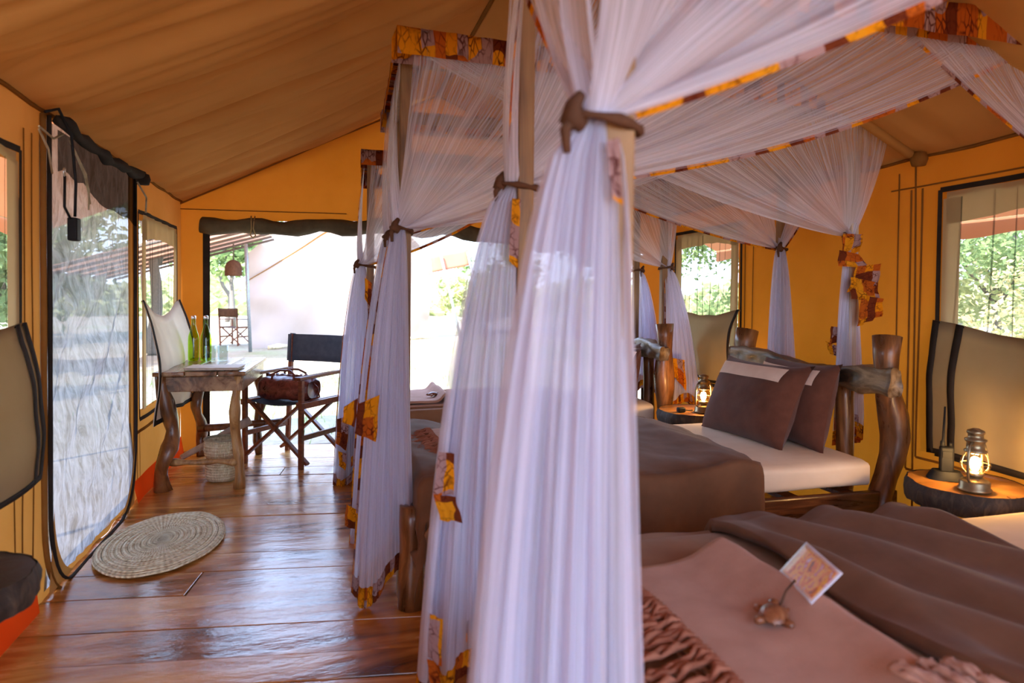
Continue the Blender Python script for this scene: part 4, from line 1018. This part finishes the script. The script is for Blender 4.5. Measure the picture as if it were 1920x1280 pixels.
# round mat
mt = MB()
def mf(u, v):
    a = 2*pi*u; r_ = v; x = math.cos(a)*.265*r_; y = math.sin(a)*.425*r_
    z = .012+.004*math.sin(r_*70)*(r_ > .05)-.008*max(0, r_-.96)/.04+.010*max(0, fbm(x*5, y*5, 3))
    return (x, y, z)
mt.grid(mf, 96, 60, uvs=(1, 1)); mt.uv = [(y_, x_) for (x_, y_) in mt.uv]
o = mt.build('round_mat', 'straw', None, solid=.008, off=-1); o.location = (-.725, 3.50, .003); o.rotation_euler = (0, 0, R(-3)); tag(o, 'round woven straw mat on the floor before the screen door', 'mat')

# ------------------------------------------------------------------ director's chair
def director(label, loc, rz, canvas='blackcanvas', woodm='chairw', group=None):
    """faces local -y; width x, origin at centre"""
    c = thing('director_chair', label, 'chair', loc, rz, group)
    w, d = .24, .22
    for sx in (-1, 1):
        MB().bar((sx*w, -d, 0), (sx*w, -d, .60), .032, .028, (0, 1, 0)).build('front_post', woodm, c, smooth=False, bevel=.003)
        MB().bar((sx*w, d, 0), (sx*w, d+.05, .88), .032, .028, (0, 1, 0)).build('back_post', woodm, c, smooth=False, bevel=.003)
        MB().bar((sx*w, -d-.04, .615), (sx*w, d+.04, .625), .05, .022).build('armrest', woodm, c, smooth=False, bevel=.004)
        MB().bar((sx*(w+.012), -d-.02, .43), (sx*(w+.012), d+.02, .43), .022, .04).build('side_rail', woodm, c, smooth=False, bevel=.003)
        MB().bar((sx*w, -d, .21), (sx*w, d, .21), .02, .035).build('side_rail', woodm, c, smooth=False, bevel=.003)
        MB().bar((sx*(w-.03), -d-.0, .435), (sx*(w-.03), d, .435), .03, .03).build('seat_rail', woodm, c, smooth=False, bevel=.003)
    for y in (-d+.02, d-.02):
        MB().bar((-w-.03, y-.012, .03), (w-.02, y-.012, .43), .02, .036, (0, 1, 0)).build('cross_leg', woodm, c, smooth=False, bevel=.003)
        MB().bar((w+.03, y+.012, .03), (-w+.02, y+.012, .43), .02, .036, (0, 1, 0)).build('cross_leg', woodm, c, smooth=False, bevel=.003)
    m = MB(); m.grid(lambda u, v: (-w+2*w*u, -d+.01+(2*d-.02)*v, .447-.03*math.sin(pi*u)), 14, 6); m.build('seat_canvas', canvas, c, solid=.005)
    m = MB(); m.grid(lambda u, v: (-w-.02+(2*w+.04)*u, d+.035+.015*v+.02*math.sin(pi*u)-.018*(1 if abs(u-.5) > .44 else 0), .68+.20*v), 24, 4); m.build('back_canvas', canvas, c, solid=.005)
    for sx in (-1, 1):
        m = MB().tube([(sx*w, d+.04+.002*z_, .67+.215*z_/10) for z_ in range(11)], .021, 10); m.build('canvas_sleeve', canvas, c)
    return c
# seat centre from the four feet
director('dark wooden director chair with black canvas back beside the writing table', (-.205, 5.10, 0), R(-37))
bag = thing('leather_bag', 'brown leather holdall sitting on the director chair', 'bag', (-.235, 5.06, .432), R(-37+6))
m = MB()
def bg(u, v):
    a = 2*pi*v; c, s = math.cos(a), math.sin(a); e = 2.6; k = (abs(c)**e+abs(s)**e)**(-1/e); x = (u*2-1)
    tp = (1-abs(x)**7)**.5
    return (x*.20, c*k*.11*(.75+.25*tp), .088+s*k*.085*(.72+.28*tp)+.010*fbm(x*4, c*2, s*2))
m.grid(bg, 40, 30); m.face([j*41 for j in range(30)][::-1]); m.face([j*41+40 for j in range(30)]); m.build('bag_body', 'leather', bag)
m = MB().tube([(-.19+.38*k/20, .012*math.sin(k*1.9), .172+.006*math.sin(k*2.7)) for k in range(21)], [.012+.004*math.sin(k*3) for k in range(21)], 8, wob=.5); m.build('gathered_top', 'leather', bag)
for sy in (-1, 1):
    m = MB().tube([(-.09, sy*.09, .12), (-.085, sy*.07, .19), (-.04, sy*.05, .215), (.04, sy*.05, .215), (.085, sy*.07, .19), (.09, sy*.09, .12)], .008, 8); m.build('handle', 'leather', bag)
m = MB().tube([(.19, 0, .13), (.24, -.02, .10), (.26, -.03, .04), (.22, -.09, .02)], .006, 7); m.build('shoulder_strap', 'leather', bag)

# ------------------------------------------------------------------ outside
GZ = -.14
m = MB(); m.grid(lambda u, v: (-110+220*u, -40+180*v, GZ+.03*fbm(u*60, v*50, 1)*(1 if abs(-110+220*u-.8) > 3 or abs(-40+180*v-2) > 6 else 0)), 160, 120)
struct(m.build('ground', 'ground'), 'sunlit sandy ground outside with patches of grass', 'ground')
# neighbouring tent
nt = thing('neighbour_tent', 'large sunlit cream canvas tent across the clearing', 'tent', (-1.85, 18.0, GZ))
A = Vector((-1.80, 17.9, GZ)); Bq = Vector((3.20, 21.4, GZ)); dd = (Bq-A); 
def nw(u, v):
    p = A+dd*u; hz = 2.35+2.0*min(1, u*2.6)*(1 if u < .62 else max(0, (1-u)/.38)*.9+.1)
    k = v*hz; w = .05*fbm(u*5+v*2.5, v*2-u*1.3, 3)+.04*math.sin((u*2.2-v*1.3)*9)*(1-v)*.6
    return (p.x+w, p.y-w*2, GZ+k)
m = MB(); m.grid(nw, 50, 30); m.build('tent_wall', 'whitetent', nt, True)
m = MB(); m.grid(lambda u, v: Vector(nw(u*.55, .70+.012*v))+Vector((0, -.05, 0)), 20, 1); m.build('wall_seam', 'seam', nt, True)
m = MB(); m.grid(lambda u, v: (A.x+dd.x*0+(-2.8)*(1-u)*-1*-1+0*v, A.y-1.5+5.5*v, GZ+1.95+.60*u), 14, 14) if False else m
m = MB(); m.grid(lambda u, v: (-4.8+3.6*u, 13.5+4.8*v-.3*u, GZ+1.72+1.05*u+.25*v*0), 12, 12); m.build('awning', 'stripeawn', nt, True)
for k in range(7):
    y = 13.4+.8*k; m = MB().tube([(-4.8, y, GZ+1.66), (-1.2, y-.3, GZ+2.70)], .03, 6); m.build('rafter', 'rafter', nt, True)
for x, y, z in ((-1.75, 16.9, 2.5), (-3.9, 16.8, 1.95), (-3.2, 18.6, 2.1)):
    m = MB().tube([(x+.1, y, GZ), (x, y, GZ+z)], .04, 8); m.build('awning_pole', 'steel', nt, True)
m = MB(); m.grid(lambda u, v: (3.1+1.15*u+.05*v, 20.6, GZ+2.55-.5*v+.25*u*(1)), 8, 6); m.build('side_awning', 'stripeawn', nt, True, solid=.02)
for x, xb in ((3.35, 3.95), (4.2, 4.75)):
    m = MB().tube([(xb, 20.0, GZ), (x, 20.4, GZ+2.7)], .045, 8); m.build('awning_pole', 'steel', nt, True)
m = MB().tube([(-1.3+.2*k, 17.6+.17*k, GZ+.04+.02*math.sin(k)) for k in range(24)], [.05+.02*math.sin(k*2) for k in range(24)], 7, wob=.4); m.build('ground_flap', 'straw', nt, True)
ls = thing('hanging_lampshade', 'round woven lampshade hanging under the neighbouring awning', 'lamp', (-2.03, 17.0, 1.78))
MB().lathe([(.19, -.16), (.19, .03), (.16, .13), (.09, .19), (.03, .21)], 20, cap=False).build('shade', 'tie', ls)
MB().tube([(0, 0, .2), (0, 0, .75)], .015, 6).build('hanging_cord', 'rafter', ls)
oc = director('distant wooden director chair standing before the neighbouring tent', (-2.25, 19.2, GZ), R(150), 'tie', 'chairw'); oc.scale = (1.1,)*3
oc2 = dup(oc, (-1.75, 20.3, GZ), R(190), 'second distant chair half hidden by the neighbouring tent corner', scale=1.1)

def foliage_mesh(name, n, rx, rz_, leaf, mat, seed, cz=0, clump=26):
    rn = random.Random(seed); m = MB(); cl = []
    for _ in range(clump):
        while True:
            p = Vector((rn.uniform(-1, 1), rn.uniform(-1, 1), rn.uniform(-1, 1)))
            if p.length < 1: break
        cl.append((Vector((p.x*rx, p.y*rx, p.z*rz_+cz)), rn.uniform(.22, .42)*rx))
    for i in range(n):
        c, r_ = cl[i % clump]
        p = c+Vector((rn.gauss(0, .5), rn.gauss(0, .5), rn.gauss(0, .38)))*r_
        a = Vector((rn.gauss(0, 1), rn.gauss(0, 1), rn.gauss(0, .7))).normalized(); b = a.cross(Vector((rn.gauss(0, 1), rn.gauss(0, 1), rn.gauss(0, 1)))).normalized()
        l_ = leaf*rn.uniform(.6, 1.4); k = len(m.v)
        m.v += [tuple(p-a*l_), tuple(p+b*l_*.45), tuple(p+a*l_), tuple(p-b*l_*.45)]; m.face((k, k+1, k+2, k+3))
    me = m.build(name, mat, None, smooth=False); return me
fproto = {}
def tree(label, x, y, h, rx, rz_, mat, seed, n=2600, leaf=.14, trunk=.12, cat='tree', group=None, nm='tree'):
    t_ = thing(nm, label, cat, (x, y, GZ), random.uniform(0, 6), group)
    key = (round(rx/rz_, 1), mat, seed % 3)
    f = foliage_mesh('foliage', n, rx, rz_, leaf, mat, seed, h-rz_*.6); f.parent = t_; f['kind'] = 'stuff'
    if trunk:
        m = MB().tube(crook((0, 0, 0), (.2, .1, h-rz_*.5), .35, 8, seed), [trunk*(1-.08*i) for i in range(8)], 8, wob=.2)
        for k in range(4):
            a = k*1.6+seed; m.tube([(.1, 0, (h-rz_)*.6), (math.cos(a)*rx*.4, math.sin(a)*rx*.4, h-rz_*.7), (math.cos(a)*rx*.7, math.sin(a)*rx*.7, h-rz_*.3)], [trunk*.5, trunk*.35, trunk*.15], 6)
        m.build('trunk', 'trunk', t_)
    return t_
G_ = 'bushes and trees around the camp'
tree('flat-topped acacia seen left of the neighbouring tent', -4.6, 36, 4.6, 3.2, .8, 'leaf', 1, 2500, .2)
tree('pale green tree seen behind the acacia', -3.6, 30, 5.2, 1.7, 1.9, 'leaf', 2, 2600, .16)
tree('grey leaning tree trunk by the awning at the left of the back opening', -3.55, 16.3, 4.2, 1.2, .9, 'leaf2', 3, 1500, .12, .14)
tree('tall green tree right of the neighbouring tent', 8.2, 21.5, 7.0, 2.6, 3.0, 'leaf', 4, 4200, .17)
tree('tall pale tree further right behind the middle net', 13.0, 18.0, 7.5, 2.6, 3.0, 'leaf2', 5, 4200, .17)
tree('yellow-green bush between the awning poles', 5.0, 24.0, 1.9, 1.1, 1.0, 'leaf2', 6, 1600, .11, 0, 'bush', None, 'bush')
tree('green bush beyond the awning poles', 6.6, 26.0, 2.8, 1.5, 1.3, 'leaf', 7, 1800, .13, 0, 'bush', None, 'bush')
tree('dry pale bush under the tall tree', 8.8, 18.6, 1.5, 1.6, .8, 'leaf3', 8, 2000, .10, 0, 'bush', None, 'bush')
tree('green thicket seen through the right wall window by the far bed', 9.2, 12.4, 4.2, 2.4, 2.3, 'leaf', 9, 11000, .07, .08, 'bush', None, 'bush')
tree('light green thicket right of it through the same window', 11.5, 9.5, 4.4, 2.5, 2.3, 'leaf2', 10, 11000, .075, .08, 'bush', None, 'bush')
tree('green tree seen through the window behind the radio', 9.5, 6.9, 3.6, 1.6, 1.6, 'leaf', 11, 9000, .05, .08)
tree('yellow-green bush below the sky in the near right window', 8.2, 4.9, 1.7, 1.5, 1.0, 'leaf2', 12, 8000, .04, 0, 'bush', None, 'bush')
tree('pale dry bush at the edge of the near right window', 7.4, 6.2, 1.3, 1.3, .8, 'leaf3', 13, 7000, .035, 0, 'bush', None, 'bush')
tree('broad green tree seen through the near right window', 13.5, 6.8, 5.0, 2.4, 1.6, 'leaf', 14, 8000, .08, .12)
tree('green bush seen through the left wall window by the table', -7.8, 19.5, 3.4, 1.9, 1.7, 'leaf', 15, 3600, .13, .08, 'bush', None, 'bush')
tree('pale tree seen through the left wall window', -8.0, 22.5, 4.2, 2.4, 2.0, 'leaf2', 16, 3200, .16, .1)
tree('green tree seen through the upper part of the screen door', -6.3, 12.0, 3.2, 1.8, 1.1, 'leaf', 17, 3400, .12, .1)
tree('distant green tree left of the screen door view', -10.5, 15.5, 3.8, 2.5, 1.4, 'leaf', 18, 3000, .16, .1)
tree('bush outside the nearest left window', -6.0, 8.6, 2.4, 1.7, 1.2, 'leaf', 19, 3200, .11, 0, 'bush', None, 'bush')
# distant belt of scrub
sc = foliage_mesh('distant_scrub', 9000, 1.0, 1.0, .01, 'leaf2', 30)
bpy.data.objects.remove(sc)
rn = random.Random(12); m = MB()
for i in range(15000):
    a = rn.uniform(-1.4, 1.75); d_ = rn.uniform(46, 60); hh = 1.7+1.3*noise.noise(Vector((a*9, 0, 0)))+.6*noise.noise(Vector((a*30, 0, 3)))
    p = Vector((math.sin(a)*d_, math.cos(a)*d_, GZ+rn.random()*max(.5, hh)*1.3))
    k = len(m.v); s_ = rn.uniform(.2, .5); t_ = Vector((math.cos(a), -math.sin(a), 0))
    m.v += [tuple(p-t_*s_), tuple(p+Vector((0, rn.uniform(-.3, .3), -s_*.8))), tuple(p+t_*s_), tuple(p+Vector((0, rn.uniform(-.3, .3), s_*.9)))]; m.face((k, k+1, k+2, k+3))
o = m.build('distant_scrub', 'leaf2', None, smooth=False); o['kind'] = 'stuff'; tag(o, 'distant belt of low scrub around the camp', 'scrub')
# grass tufts
rn = random.Random(5); m = MB()
for i in range(7000):
    if i % 2: x, y = rn.gauss(5.2, 1.1), rn.gauss(15.5, 1.0)
    else: x, y = rn.gauss(.6, 1.4), rn.gauss(10.0, 1.5)
    h_ = rn.uniform(.04, .11); k = len(m.v); a = rn.uniform(0, 6)
    m.v += [(x, y, GZ-.02), (x+.02*math.cos(a), y+.02*math.sin(a), GZ-.02), (x+.05*math.sin(a), y+.03, GZ+h_)]; m.face((k, k+1, k+2))
o = m.build('grass', 'leaf', None, smooth=False); o['kind'] = 'stuff'; tag(o, 'thin green grass on the ground outside the back opening', 'grass')
